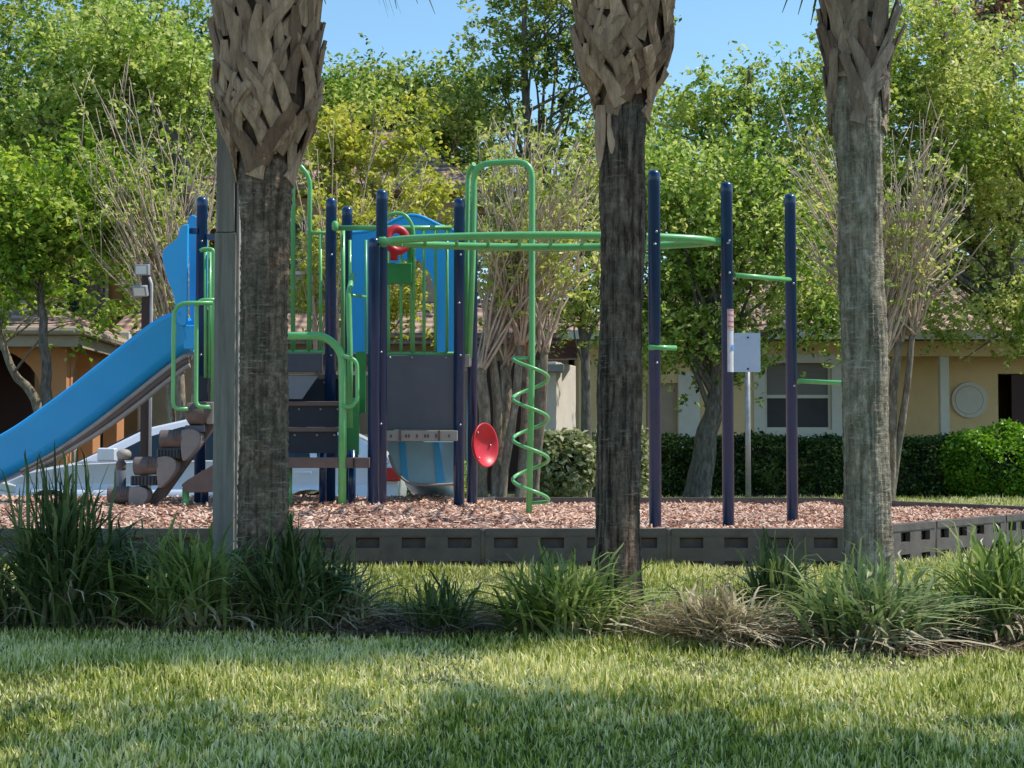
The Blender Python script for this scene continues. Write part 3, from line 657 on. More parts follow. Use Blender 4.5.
# main decks
mb = MB(); mb.box(X(196,12.75), X(345,12.75), 12.92, 14.0, 1.44, 1.53); mb.build('deck', M['brown'], pg, bevel=.006)
mb = MB(); mb.box(X(350,12.8), X(470,12.8), 12.86, 14.0, 1.44, 1.53); mb.build('deck', M['brown'], pg, bevel=.006)
ld_ = MB().box(X(382,12.75), X(458,12.75), 12.62, 13.3, Z(441,12.62), Z(430.5,12.62)).build('lower_deck', M['beige'], pg, bevel=.005)
for px in (384,391,406,409,417,425,428,436,449):
    mb = MB(); a_ = P(px, 436, 12.612); mb.box(a_.x-.004, a_.x+.004, 12.612, 12.618, a_.z-.012, a_.z+.012); mb.build('slot', M['black'], ld_)
for px in (400,439): mb = MB(); a_ = X(px,12.6); mb.box(a_-.008, a_+.008, 12.608, 12.617, Z(441,12.62)+.001, Z(430.5,12.62)-.001); mb.build('seam', M['brown'], ld_)
sp_ = MB().box(X(384,12.7), X(455,12.7), 12.70, 12.73, Z(429.5,12.7), Z(355,12.7)).build('panel', M['panel'], pg, bevel=.006)
for px, py in ((412,357.5),(446,357.5),(390,357.5)):
    mb = MB(); mb.lathe(P(px,py,12.695), [(.002,-.009),(.009,-.004),(.009,.004),(.002,.009)], 8); mb.build('bolt', M['bolt'], sp_, smooth=True)
# barrier with pickets above the panel
Yb = 12.78
br = MB().tube(bend([P(337,228,Yb), P(452,228,Yb)], .05), .021, 10).build('barrier', M['green'], pg, smooth=True)
rail([(384,353.5),(456,353.5)], Yb, .014, name='bottom_rail', parent=br)
for px in (388.5,401,412.5,424,435.5,447): rail([(px,228),(px,353)], Yb, .013 if px != 412.5 else .019, name='picket', parent=br)
rail([(384,224),(388,214),(404,212.5),(413.5,226),(413.5,300)], Yb-.06, .015, .09, name='hand_loop', parent=br)
for px, py in ((335,226),(384,242)): 
    mb = MB(); mb.lathe(P(px,py,12.2 if px > 350 else 12.6), [(.01,-.04),(.026,-.028),(.026,.028),(.01,.04)], 12); mb.build('clamp', M['green'], pg, smooth=True)
# play box with red wheel
bxm = MB().box(X(385,12.7), X(412,12.7), 12.60, 12.72, Z(283,12.6), Z(263,12.6)).build('play_panel', M['dgreen'], pg, bevel=.006)
mb = MB(); mb.box(X(407,12.7), X(411.5,12.7), 12.66, 12.71, Z(263,12.6)+.002, Z(228,12.6)); mb.build('panel_post', M['dgreen'], bxm)
cW = P(397,240,12.55); axw = Vector((.35,-1,.15)).normalized(); s1 = axw.cross(Vector((0,0,1))).normalized(); s2 = s1.cross(axw)
mb = MB(); mb.tube([cW+s1*math.cos(2*math.pi*i/30)*.078+s2*math.sin(2*math.pi*i/30)*.09 for i in range(30)], .034, 12, closed=True); wh = mb.build('red_wheel', M['red'], bxm, smooth=True)
mb = MB(); mb.tube([cW+Vector((0,.03,0)), P(394,251,12.58), P(394,260,12.6)], [.05,.034,.032], 12); mb.build('wheel_stem', M['red'], bxm, smooth=True)
# blue entrance arch at the back
Yh = 13.75; mb = MB(); nst = 48
for i in range(nst):
    f0 = i/nst; f1 = (i+1)/nst
    def top(f): px = 350+108*f; return Z(233-18*math.exp(-((px-412)/30)**2)-0*px, Yh)
    def bot(f):
        px = 350+108*f; c_ = 411; w_ = 24
        if abs(px-c_) >= w_: return 1.50
        return Z(258+36*(1-math.sqrt(max(0, 1-((px-c_)/w_)**2))), Yh)
    xa, xb = X(350+108*f0, Yh), X(350+108*f1, Yh)
    pts = [(xa,Yh,bot(f0)),(xb,Yh,bot(f1)),(xb,Yh,top(f1)),(xa,Yh,top(f0))]
    fm = 350+108*(f0+f1)/2
    if abs(fm-411) < 24: pts[0] = (xa,Yh,max(bot(f0), bot(f0) if abs(350+108*f0-411) < 24 else Z(294,Yh))); pts[1] = (xb,Yh,bot(f1) if abs(350+108*f1-411) < 24 else Z(294,Yh))
    mb.prism(pts, (0,.06,0))
for xa_, xb_ in ((350,389),(443,458)): pass
hd = mb.build('entrance_arch', M['blue'], pg)
rim = [P(411+24.3*math.sin(a), 294-36.5*math.cos(a), Yh-.01) for a in np.linspace(-math.pi/2, math.pi/2, 24)]
mb = MB(); mb.tube([P(386.7,352,Yh-.01)]+rim+[P(435.3,352,Yh-.01)], .012, 8); mb.build('arch_lip', M['blue'], hd, smooth=True)
mb = MB(); mb.tube([P(350+108*f, 233-18*math.exp(-((350+108*f-412)/30)**2), Yh) for f in np.linspace(0,1,30)], .014, 8); mb.build('arch_lip', M['blue'], hd, smooth=True)
# narrow side barrier seen edge on
rail([(343,226),(343,353)], 12.85, .017, name='picket'); rail([(350,240),(350,355)], 13.0, .012, name='picket')
rail([(366,240),(366,352)], 13.0, .010, name='picket')
rail([(353,275,12.3),(348.5,293,12.15),(350,350,12.1),(350,428,12.1)], 0, .022, .06, name='grab_bar'); rail([(349,295,12.15),(366,297,12.4)], 0, .012, name='grab_bar')
mb = MB(); mb.box(X(346.5,12.4), X(358.5,12.4), 12.42, 12.46, Z(455,12.4), Z(398,12.4)); mb.build('stair_side', M['dgreen'], pg, bevel=.004)
mb = MB(); mb.box(X(356,12.6), X(366,12.6), 12.55, 12.58, Z(413,12.6), Z(352,12.6)); mb.build('stair_side', M['dgreen'], pg, bevel=.004)
# left barrier with tall loop
Yl = 12.98
lb = MB().tube(bend([P(293,352,Yl), P(293,172,Yl), P(299,164,Yl), P(310,178,Yl), P(309,352,Yl)], .11), .019, 10).build('tall_loop', M['green'], pg, smooth=True)
rail([(310,233),(331,233)], Yl, .016, name='top_rail', parent=lb); rail([(240,352),(336,352)], Yl, .018, name='bottom_rail', parent=lb)
rail([(320.5,233),(320.5,352)], Yl, .013, name='picket', parent=lb)
for px in (281,270,259): rail([(px,233),(px,352)], Yl, .013, name='picket', parent=lb)
# stairs
xl = X(240, 12.2); xr = X(337, 12.2)
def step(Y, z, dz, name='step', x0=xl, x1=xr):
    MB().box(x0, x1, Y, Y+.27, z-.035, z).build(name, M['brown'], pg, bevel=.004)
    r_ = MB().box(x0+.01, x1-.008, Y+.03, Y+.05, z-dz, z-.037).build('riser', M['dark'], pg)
    for f in (.55,.78,.96):
        mb = MB(); mb.lathe((x0+(x1-x0)*f, Y+.028, z-.06), [(.002,-.009),(.010,-.004),(.010,.004),(.002,.009)], 8); mb.build('bolt', M['bolt'], r_, smooth=True)
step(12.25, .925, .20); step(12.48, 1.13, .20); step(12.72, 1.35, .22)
mb = MB(); mb.prism([P(240,399,12.455), P(302,399,12.455), P(318,376,12.455), P(240,375,12.455)], (0,.012,0)); mb.build('riser_lit_patch', M['gpanel'], pg)  # paler grey sheet paints the sunlit part of the riser
mb = MB(); mb.box(xl, X(322,12.85), 12.86, 12.89, Z(372,12.86), Z(353,12.86)); mb.build('panel', M['panel'], pg, bevel=.004)
# lower transfer platform
tp = MB().box(X(213,12.0), X(370,12.0), 11.98, 12.28, Z(468,11.98), Z(457.5,11.98)).build('transfer_platform', M['brown'], pg, bevel=.006)
mb = MB(); mb.prism([P(181,485,11.95), P(187,480,11.95), P(214,464,11.95), P(214,492,11.95), P(186,493,11.95)], (0,.3,0)); mb.build('platform_end', M['brown'], tp, bevel=.006)
mb = MB(); mb.box(X(353,11.97), X(354.5,11.97), 11.972, 11.978, Z(467.5,11.98), Z(458,11.98)); mb.build('seam', M['black'], tp)
for px, Y, zt, m in ((186,12.05,488,'green'),(323,12.4,430,'navy'),(205,12.3,470,'navy'),(352,12.35,450,'navy'),(289,12.2,468,'green')):
    x = X(px, Y); mb = MB(); mb.tube([(x,Y,mz(x,Y)-.06),(x,Y,Z(zt,Y))], .03 if m == 'navy' else .026, 12); mb.build('leg', M[m], pg, smooth=True)
# stair handrails
rail([(240,336),(326,336),(342,352),(343,400),(342,512)], 12.0, .031, .16, 'handrail', n=14)
rail([(343,356),(357,360),(357.5,400),(351,408),(342,405)], 11.97, .016, .08, 'handrail')
# left climbers: vertical rods and hand loops
rail([(200,251),(204,249),(213.5,249),(213.5,300),(213,400)], 12.3, .016, .09, 'grab_rail')
for px in (205.5, 210): rail([(px,252),(px,378)], 12.35, .013, name='grab_rail')
rail([(213,303),(174,303),(173,409),(188,409)], 11.86, .016, .11, 'hand_loop'); rail([(216,300),(196.5,300),(196,407),(210,407)], 11.88, .016, .11, 'hand_loop')
rail([(234,355),(245,355)], 12.4, .02, name='step_bar'); rail([(234,404),(245,404)], 12.4, .02, name='step_bar')
# blue side hoods by the slide entry
def plate(pts, Y, th, name, m='blue', parent=pg, bev=.008):
    q = smooth_path([P(a, b_, Y) for a, b_ in pts]+[P(*pts[0], Y)], 3)[:-1]
    mb = MB(); mb.prism(q, (0, th, 0)); return mb.build(name, M[m], parent, bevel=bev)
plate([(188,224),(180,227),(177,238),(166,247),(162,256),(167,278),(174,298),(177,322),(186,324),(187,300)], 12.45, .05, 'slide_hood')
plate([(187,222),(191,215),(198,218),(206,232),(207,262),(205,318),(190,318),(189,262)], 12.95, .05, 'slide_hood')
for px, py in ((192,231),(213,237)):
    mb = MB(); p_ = P(px, py, 12.6); mb.box(p_.x-.045, p_.x+.045, 12.58, 12.63, p_.z-.022, p_.z+.022); mb.build('hood_bracket', M['navy'], pg, bevel=.004)
mb = MB(); mb.box(X(185,12.6), X(197,12.6), 12.5, 12.56, Z(350,12.6), Z(326,12.6)); mb.build('slide_hood', M['blue'], pg, bevel=.01)
# slide: U section swept down to the left
sl_c = smooth_path([P(194,346,12.75), P(184,349,12.75), P(168,360,12.75), P(130,390,12.75), P(92,420,12.75), P(60,443,12.75), P(37,457,12.75), P(5,473,12.75), P(-30,485,12.75), P(-75,491,12.75)], 5)
sec = [(-.29,.285),(-.315,.30),(-.335,.285),(-.325,.25),(-.285,.20),(-.27,.02),(-.22,-.045),(0,-.06),(.22,-.045),(.27,.02),(.285,.20),(.325,.25),(.335,.285),(.315,.30),(.29,.285),(.262,.26),(.245,.05),(.19,0),(0,-.015),(-.19,0),(-.245,.05),(-.262,.26)]
vs = []; fs = []; m_ = len(sec); T_ = len(sl_c)
for i, p_ in enumerate(sl_c):
    t = (sl_c[min(i+1,T_-1)]-sl_c[max(i-1,0)]).normalized(); n_ = Vector((t.z, 0, -t.x)); 
    if n_.z < 0: n_ = -n_
    tt = i/(T_-1); hs_ = .88-.12*S((tt-.5)/.5)
    for a_, b_ in sec: vs.append(p_+Vector((0, a_*.92, 0))+n_*(b_*hs_ if b_ > 0 else b_))
for i in range(T_-1):
    for k in range(m_): fs.append((i*m_+k, i*m_+(k+1) % m_, (i+1)*m_+(k+1) % m_, (i+1)*m_+k))
fs.append(tuple(range(m_))); fs.append(tuple((T_-1)*m_+k for k in range(m_)))
slide = MB().add(vs, fs).build('slide', M['blue'], pg, smooth=True)
for off, r_, mm in ((-.085,.020,'beige'),(-.125,.022,'brown'),(-.165,.020,'beige')):
    pth = []
    for i, p_ in enumerate(sl_c[2:int(T_*.72)]):
        j = i+2; t = (sl_c[j+1]-sl_c[j-1]).normalized(); n_ = Vector((t.z,0,-t.x)); n_ = -n_ if n_.z < 0 else n_
        k = 1-.75*S((j/T_-.3)/.4); pth.append(p_+Vector((0,-.20,0))+n_*(-.06+(off+.06)*k))
    mb = MB(); mb.tube(pth, r_, 10); mb.build('slide_rail', M[mm], slide, smooth=True)
for px in (-75,):
    mb = MB(); a_ = P(px, 496, 12.75); mb.tube([(a_.x,12.75,mz(a_.x,12.75)-.05),(a_.x,12.75,a_.z-.05)], .035, 12); mb.build('slide_leg', M['navy'], slide, smooth=True)
# pod climber going down to the left
Yc = 12.0
mb = MB(); mb.prism([P(214,412,Yc+.1), P(214,428,Yc+.1), P(165,497,Yc+.1), P(150,508,Yc+.1), P(143,506,Yc+.1), P(160,484,Yc+.1), P(196,432,Yc+.1)], (0,.06,0)); pc = mb.build('pod_climber', M['pod'], pg, bevel=.01)
def pod(px, py, w_, k=1.0):
    c_ = P(px, py, Yc); hw = w_/2/(F/Yc)
    mb = MB(); mb.tube([(c_.x-hw, Yc-.02, c_.z), (c_.x+hw, Yc-.02, c_.z+.004)], .068*k, 22)
    mb.box(c_.x-hw, c_.x+hw, Yc, Yc+.16, c_.z-.03, c_.z+.06*k)
    o = mb.build('pod', M['pod'], pc, smooth=False, bevel=.012, seg=3)
    for i in range(3):   # moulded ribs over the crown
        x = c_.x+hw*(.15+.24*i); mb = MB(); mb.tube([(x, Yc-.02+.070*k*math.cos(a), c_.z+.070*k*math.sin(a)) for a in np.linspace(R(45), R(190), 10)], .006, 6); mb.build('pod_rib', M['brown'], o, smooth=True)
    # ribbed tread beneath
    tr_ = MB().box(c_.x-hw-.02, c_.x+hw*.75, Yc-.06, Yc+.14, c_.z-.145*k, c_.z-.073*k).build('pod_tread', M['panel'], o, bevel=.008)
    mb = MB()
    for i in range(7): x = c_.x-hw+.0+i*(2*hw*.8)/6; mb.box(x-.005, x+.005, Yc-.072, Yc-.058, c_.z-.14*k, c_.z-.078*k)
    mb.build('tread_ribs', M['black'], tr_)
    # side cheek
    q = [(hw-.01,.066),(hw+.06,.074),(hw+.115,.05),(hw+.13,-.0),(hw+.10,-.07),(hw+.04,-.14),(hw-.0,-.16),(hw-.015,-.06)]
    q = smooth_path([Vector((c_.x+a, Yc-.085, c_.z+b_*k)) for a, b_ in q+[q[0]]], 3)[:-1]
    mb = MB(); mb.prism(q, (0,.17,0)); mb.build('pod_cheek', M['cheek'], o, bevel=.012, seg=3)
pod(173,439,24); pod(148,466,26); pod(121,495,24,.9)
mb = MB(); c_ = P(197,414,Yc); mb.tube([(c_.x-.085,Yc,c_.z-.01),(c_.x-.06,Yc,c_.z),(c_.x+.06,Yc,c_.z+.005),(c_.x+.09,Yc,c_.z-.01)], [.055,.085,.09,.05], 20); mb.build('pod', M['pod'], pc, smooth=True)
mb = MB(); mb.box(c_.x-.08, c_.x+.06, Yc-.05, Yc+.1, c_.z-.135, c_.z-.085); mb.build('pod_tread', M['panel'], pc, bevel=.006)
mb = MB(); mb.box(X(206,Yc), X(213,Yc), Yc, Yc+.12, Z(424,Yc), Z(402,Yc)); mb.build('bracket', M['beige'], pc, bevel=.006)
mb = MB(); mb.box(X(200,12.4), X(208,12.4), 12.35, 12.45, Z(401,12.4), Z(376,12.4)); mb.build('bracket', M['dark'], pg, bevel=.006)
ms = MB().lathe(P(124,454,12.1), [(.02,-.04),(.048,-.034),(.055,-.005),(.053,.012),(.04,.028),(.02,.036),(.002,.038)], 22).build('mushroom_step', M['beige'], pg, smooth=True)
mb = MB(); a_ = P(121,460,12.1); mb.tube([(a_.x,12.1,mz(a_.x,12.1)-.05),(a_.x,12.1,Z(474,12.1)),(a_.x,12.1,Z(463,12.1)),(a_.x,12.1,a_.z+.02)], [.04,.04,.026,.024], 14); mb.build('stem', M['gpanel'], ms, smooth=True)
mb = MB(); mb.lathe(P(121,466,12.1), [(.01,-.045),(.036,-.03),(.04,.02),(.02,.045)], 16); mb.build('collar', M['pod'], ms, smooth=True)
# pale blue chute under the right deck, running away from the camera
def chute(Y0, Y1):
    prof = [(387,441),(389,455),(394,468),(402,478),(412,484),(430,485.5),(457,485)]
    vs = []; fs = []; ys_ = np.linspace(0, 1, 10)
    for t in ys_:
        Y = Y0+(Y1-Y0)*t
        for (a, b_) in prof:
            p_ = P(a, b_, Y0); vs.append((p_.x, Y, p_.z-.18*t*t))
        for (a, b_) in prof[::-1]:
            p_ = P(min(a+2.5,457), b_-3, Y0); vs.append((p_.x, Y, p_.z-.18*t*t))
    m2 = len(prof)*2
    for i in range(9):
        for k in range(m2): fs.append((i*m2+k, i*m2+(k+1) % m2, (i+1)*m2+(k+1) % m2, (i+1)*m2+k))
    fs.append(tuple(range(m2))); fs.append(tuple(9*m2+k for k in range(m2)))
    return MB().add(vs, fs)
mb = MB(); pr = [(387,441.5),(389,455),(394,468),(402,478),(412,483.5),(430,485),(457,484),(457,441.5)]
mb.prism([P(a,b_,13.35) for a, b_ in pr], (0,.02,0)); ch = mb.build('rear_chute', M['lblue'], pg, bevel=.006)
mb = chute(13.38, 14.9); mb.build('chute_side', M['lblue'], ch, smooth=True)
mb = MB(); mb.tube(smooth_path([P(a,b_,13.33) for a, b_ in pr[1:-1]], 3), .012, 8); mb.build('chute_lip', M['beige'], ch, smooth=True)
for q in ([(399,442),(405,442),(408,481),(402,477)], [(433,442),(439,442),(445,484),(437,484.5)]):
    mb = MB(); mb.prism([P(a,b_,13.335) for a, b_ in q], (0,.012,0)); mb.build('chute_band', M['blue'], ch)
# ------------------------------------------------------------------ sign, light pole
sg = empty('sign', (X(748,17.5), 17.5, 0), 'small blank grey sign back on a thin galvanised pole before the hedge', 'sign')
mb = MB(); mb.tube([(X(748,17.5),17.5,-.1),(X(748,17.5),17.5,Z(336,17.5))], .03, 12); mb.build('pole', M['galv'], sg, smooth=True)
sp_ = MB().box(X(734.5,17.45), X(761,17.45), 17.445, 17.452, Z(372,17.45), Z(333,17.45)).build('sign_plate', M['signback'], sg)
for py in (337.5, 369): mb = MB(); mb.lathe(P(748,py,17.44), [(.002,-.012),(.011,-.006),(.011,.006),(.002,.012)], 8); mb.build('bolt', M['black'], sp_, smooth=True)
lp = empty('light_pole', (X(146,16.2), 16.2, -.1), 'brown wooden light pole with floodlights standing behind the blue slide', 'light pole')
mb = MB(); mb.box(X(141,16.2), X(150,16.2), 16.15, 16.25, -.4, Z(272,16.2)); mb.build('pole', M['polewood'], lp, bevel=.006)
mb = MB(); mb.tube([(X(151.5,16.2),16.13,-.3),(X(151.5,16.2),16.13,Z(285,16.2)),(X(149,16.2),16.13,Z(278,16.2))], .016, 8); mb.build('conduit', M['conduit'], lp, smooth=True)
def flood(px, py, tilt, m):
    c_ = P(px, py, 16.05); ax = Vector((.9,-.2,0)).normalized(); ay = Vector((.2*0,-math.cos(tilt),-math.sin(tilt))); ay = (ay-ax*ay.dot(ax)).normalized(); az_ = ax.cross(ay)
    o = MB().obox(c_, ax, ay, az_, .075, .028, .055).build('floodlight', M['grey'], lp, bevel=.008)
    mb = MB(); mb.obox(c_+ay*.030, ax, ay, az_, .058, .003, .040); mb.build('lens', M['lens'], o)
    mb = MB(); mb.tube([c_-ay*.02, c_-ay*.07, P(145, py-3, 16.15)], .012, 8); mb.build('arm', M['grey'], o, smooth=True)
flood(140.5, 291, .35, 0); flood(142.5, 270, .1, 0)
# ------------------------------------------------------------------ silver car
cy0 = 17.75; CW = 1.78; zg = -.354
cx0 = X(398, cy0); s90 = 1
car = empty('car', (cx0-2.2, cy0+CW/2, zg), 'silver hatchback parked behind the slide and climber', 'car')
# x measured forwards (to the left) from the tail
prof = [(0.02,.50),(0.0,.75),(.06,.93),(.30,1.0),(1.2,1.0),(2.8,.98),(3.6,.95),(4.1,.86),(4.45,.72),(4.6,.54),(4.58,.32),(4.5,.22)]
def arc(cx_, r_, z_=.31):
    return [(cx_+r_*math.cos(a), z_+r_*math.sin(a)) for a in np.linspace(R(-14), R(194), 13)]
under = [(3.87+.36+.02,.20)]+[(3.87+.36*math.cos(a), .31+.36*math.sin(a)) for a in np.linspace(R(-10), R(190), 13)]+[(3.45,.20),(1.4,.20)]+[(.98+.36*math.cos(a), .31+.36*math.sin(a)) for a in np.linspace(R(-10), R(190), 13)]+[(.40,.26),(.08,.34)]
poly = prof+under
def cp(u, v_, z): return Vector((cx0-u, cy0+v_, zg+z))
vs = []; fs = []; n_ = len(poly)
ins = lambda z: .05*max(0,(z-.6)/.4)**1.5+.04*max(0,(.4-z)/.2)
lay = [(0,1),(.05,0),(CW-.05,0),(CW,1)]
secs = []
def endc(u): return .10*max(0,(abs(u-2.3)/2.3))**4
for side in (0, 1, 2, 3):
    for (u, z) in poly:
        i_ = ins(z)+endc(u)*1.2
        v_ = {0: i_, 1: .10+i_, 2: CW-.10-i_, 3: CW-i_}[side]
        uu, zz_ = u, z
        if side in (1, 2) and z > .45: zz_ = z+.025
        vs.append(cp(uu, v_, zz_))
for s_ in range(3):
    for k in range(n_): fs.append((s_*n_+k, s_*n_+(k+1) % n_, (s_+1)*n_+(k+1) % n_, (s_+1)*n_+k))
import mathutils.geometry as mg
tris = mg.tessellate_polygon([[Vector((u, z, 0)) for u, z in poly]])
for t in tris: fs.append(tuple(t)); fs.append(tuple(3*n_+i for i in t))
body = MB().add(vs, fs).build('body', M['carpaint'], car, bevel=.012)
# cabin
cab = [(.10,.96),(.35,1.20),(.75,1.40),(1.30,1.48),(1.85,1.495),(2.37,1.465),(2.83,1.36),(3.6,.965)]
def cabv(side, z):  # tumblehome
    i_ = .06+.20*max(0,(z-.95)/.5); return i_ if side == 0 else CW-i_
vs = [cp(u, cabv(0,z), z) for u, z in cab]+[cp(u, cabv(1,z), z) for u, z in cab]; n_ = len(cab)
fs = [tuple(range(n_)), tuple(n_+i for i in range(n_))]+[(i, (i+1) % n_, n_+(i+1) % n_, n_+i) for i in range(n_)]
cabin = MB().add(vs, fs).build('cabin', M['carpaint'], car, bevel=.03, seg=3)
def glass(pts, name='side_window'):
    for side in (0, 1):
        q = [cp(u, cabv(side, z)-(.006 if side == 0 else -.006), z) for u, z in pts]
        MB().prism(q, (0, .005 if side == 0 else -.005, 0)).build(name, M['glass'], cabin)
glass([(3.30,1.0),(2.83,1.25),(2.45,1.37),(2.05,1.42),(1.98,1.42),(1.98,1.0)]); glass([(1.90,1.0),(1.90,1.425),(1.32,1.42),(1.05,1.38),(.98,1.0)]); glass([(.90,1.01),(.97,1.365),(.80,1.33),(.48,1.18),(.45,1.03)])
MB().hexa([cp(3.55,.16,.985),cp(3.55,CW-.16,.985),cp(3.575,CW-.16,.99),cp(3.575,.16,.99),cp(2.87,.25,1.345),cp(2.87,CW-.25,1.345),cp(2.895,CW-.25,1.352),cp(2.895,.25,1.352)]).build('windscreen', M['glass'], cabin)
for u in (3.87, .98):
    for side in (0, 1):
        v0 = .02 if side == 0 else CW-.22
        wl = MB().tube([cp(u, v0, .31), cp(u, v0+.20, .31)], .315, 30).build('wheel', M['black'], car, bevel=.015)
        mb = MB(); vv = v0-.006 if side == 0 else v0+.196
        mb.tube([cp(u, vv, .31), cp(u, vv+.01, .31)], .20, 24); mb.build('rim', M['galv'], wl)
        mb = MB()
        for k in range(5):
            a = 2*math.pi*k/5; mb.obox(cp(u+.1*math.cos(a), vv-.006 if side == 0 else vv+.016, .31+.1*math.sin(a)), Vector((-math.cos(a),0,math.sin(a))), Vector((0,1,0)), Vector((math.sin(a),0,math.cos(a))), .09, .006, .02)
        mb.build('spokes', M['grey'], wl)
for side in (0, 1):
    v_ = .035 if side == 0 else CW-.035
    mb = MB(); mb.obox(cp(.06, v_+.04*(1 if side == 0 else -1), .84), Vector((1,0,0)), Vector((0,1,0)), Vector((0,0,1)), .085, .05, .075); mb.build('tail_light', M['tail'], car, bevel=.015)
    mb = MB(); mb.obox(cp(4.38, v_+.12*(1 if side == 0 else -1), .70), Vector((1,0,-.2)).normalized(), Vector((0,1,0)), Vector((.2,0,1)).normalized(), .13, .09, .05); mb.build('headlight', M['lens'], car, bevel=.02)
    mb = MB(); vv = -.05 if side == 0 else CW+.05
    mb.obox(cp(3.2, vv-(.03 if side == 0 else -.03), 1.06), Vector((1,0,0)), Vector((0,1,0)), Vector((0,0,1)), .10, .07, .075); mb.build('mirror', M['carpaint'], car, bevel=.02)
    for u in (2.0, 1.05):
        mb = MB(); mb.obox(cp(u, .018 if side == 0 else CW-.018, .86), Vector((1,0,0)), Vector((0,1,0)), Vector((0,0,1)), .09, .016, .014); mb.build('door_handle', M['carpaint'], car, bevel=.006)
# ------------------------------------------------------------------ houses
def wall(mb, p0, p1, z0, z1, th, ops=()):
    p0 = Vector((*p0, 0)); p1 = Vector((*p1, 0)); d = p1-p0; ln = d.length; d.normalize(); nn = Vector((-d.y, d.x, 0)); up = Vector((0,0,1))
    def bx(u0, u1, a, b_):
        if u1-u0 > 1e-4 and b_-a > 1e-4: mb.obox(p0+d*(u0+u1)/2+nn*th/2+up*(a+b_)/2, d, nn, up, (u1-u0)/2, th/2, (b_-a)/2)
    u = 0
    for (u0, u1, zb, zt, arch) in sorted(ops):
        bx(u, u0, z0, z1); bx(u0, u1, z0, zb)
        if not arch: bx(u0, u1, zt, z1)
        else:
            r_ = (u1-u0)/2; uc = (u0+u1)/2; k = 16; zs = zt-r_
            for i in range(k):
                a = u0+(u1-u0)*i/k; b_ = u0+(u1-u0)*(i+1)/k
                za = zs+math.sqrt(max(0, r_*r_-(a-uc)**2)); zb_ = zs+math.sqrt(max(0, r_*r_-(b_-uc)**2))
                A = p0+d*a; B = p0+d*b_
                mb.prism([A+up*za, B+up*zb_, B+up*z1, A+up*z1], nn*th)
        u = u1
    bx(u, ln, z0, z1)
def gable(mb, x0, x1, y0, y1, ze, zr_, hip=1.5, th=.12):
    ym = (y0+y1)/2; b = [(x0,y0,ze),(x1,y0,ze),(x1,y1,ze),(x0,y1,ze),(x0+hip,ym,zr_),(x1-hip,ym,zr_)]
    lo_ = [(a, b_, c_-th) for a, b_, c_ in b[:4]]
    mb.add(b+lo_, [(0,1,5,4),(1,2,5),(2,3,4,5),(3,0,4),(6,7,1,0),(7,8,2,1),(8,9,3,2),(9,6,0,3),(6,9,8,7)])
YH = 29.0; hx_ = lambda px: X(px, YH)
rh = empty('house', ((hx_(640)+15)/2, YH+4, 0), 'tan single storey house with off white window trim behind the right hand hedge', 'house')
mb = MB(); u = lambda px: hx_(px)-hx_(590)
wall(mb, (hx_(590),YH), (hx_(888),YH), -.1, 2.75, .25, [(u(646),u(678),-.05,Z(383,YH),False),(u(765),u(832),Z(430,YH),Z(363,YH),False)])
wall(mb, (hx_(888),YH+.9), (15,YH+.9), -.1, 2.75, .25, [(hx_(1014)-hx_(888), hx_(1014)-hx_(888)+1.0, 0, 2.2, False)])
mb.box(hx_(888)-.2, hx_(888), YH+.252, YH+.9, -.1, 2.75); mb.box(hx_(890),15,YH+.02,YH+.24,Z(356,YH),2.75)
mb.box(hx_(590),15,YH+6,YH+6.2,-.1,2.75); mb.box(hx_(590)-.2,hx_(590)-.002,YH,YH+6.2,-.1,2.75); mb.box(15.002,15.2,YH,YH+6.2,-.1,2.75)
mb.build('wall', M['stucco'], rh)
wf = MB(); a_, b_, t_, s_ = hx_(765), hx_(832), Z(363,YH), Z(430,YH)
wf.box(a_-.20,a_,YH-.04,YH-.002,s_-.18,t_+.16); wf.box(b_,b_+.20,YH-.04,YH-.002,s_-.18,t_+.16); wf.box(a_+.001,b_-.001,YH-.04,YH-.002,t_,t_+.16); wf.box(a_+.001,b_-.001,YH-.06,YH-.002,s_-.18,s_)
wn = wf.build('window', M['trim'], rh)
mb = MB(); mb.box(a_+.002,a_+.05,YH+.05,YH+.1,s_,t_); mb.box(b_-.05,b_-.002,YH+.05,YH+.1,s_,t_); mb.box(a_+.05,b_-.05,YH+.05,YH+.1,(s_+t_)/2-.03,(s_+t_)/2+.03); mb.box(a_+.05,b_-.05,YH+.06,YH+.1,s_,s_+.05); mb.build('frame', M['trim'], wn)
mb = MB(); mb.box(a_+.05,b_-.05,YH+.105,YH+.115,(s_+t_)/2,t_-.002); mb.build('pane', M['shade'], wn)
mb = MB(); mb.box(a_+.05,b_-.05,YH+.095,YH+.103,s_+.05,(s_+t_)/2-.03); mb.build('pane', M['dimpane'], wn)
mb = MB(); mb.box(hx_(646)+.002,hx_(678)-.002,YH+.08,YH+.14,0,Z(383,YH)); mb.build('door', M['tan2'], rh)
mb = MB(); mb.box(hx_(678.5),hx_(700),YH-.05,YH-.002,0,Z(372,YH)); mb.build('door_trim', M['trim'], rh)
mb = MB(); mb.box(hx_(941),hx_(950),YH,YH+.16,0,Z(356,YH)-.003); mb.build('column', M['trim'], rh, bevel=.01)
mb = MB(); c_ = P(969,400,YH+.9); mb.tube([c_+Vector((0,-.05,0)), c_+Vector((0,-.002,0))], .34, 40); md = mb.build('round_medallion', M['trim'], rh, bevel=.015)
mb = MB(); mb.tube([c_+Vector((math.cos(a)*.26,-.052,math.sin(a)*.26)) for a in np.linspace(0, 2*math.pi, 36)[:-1]], .012, 6, closed=True); mb.build('medallion_ring', M['trim'], md, smooth=True)
mb = MB(); xx = X(1014,YH+.9); mb.box(xx+.003,xx+.997,YH+1.0,YH+1.06,0,2.197); mb.build('door', M['maroon'], rh)
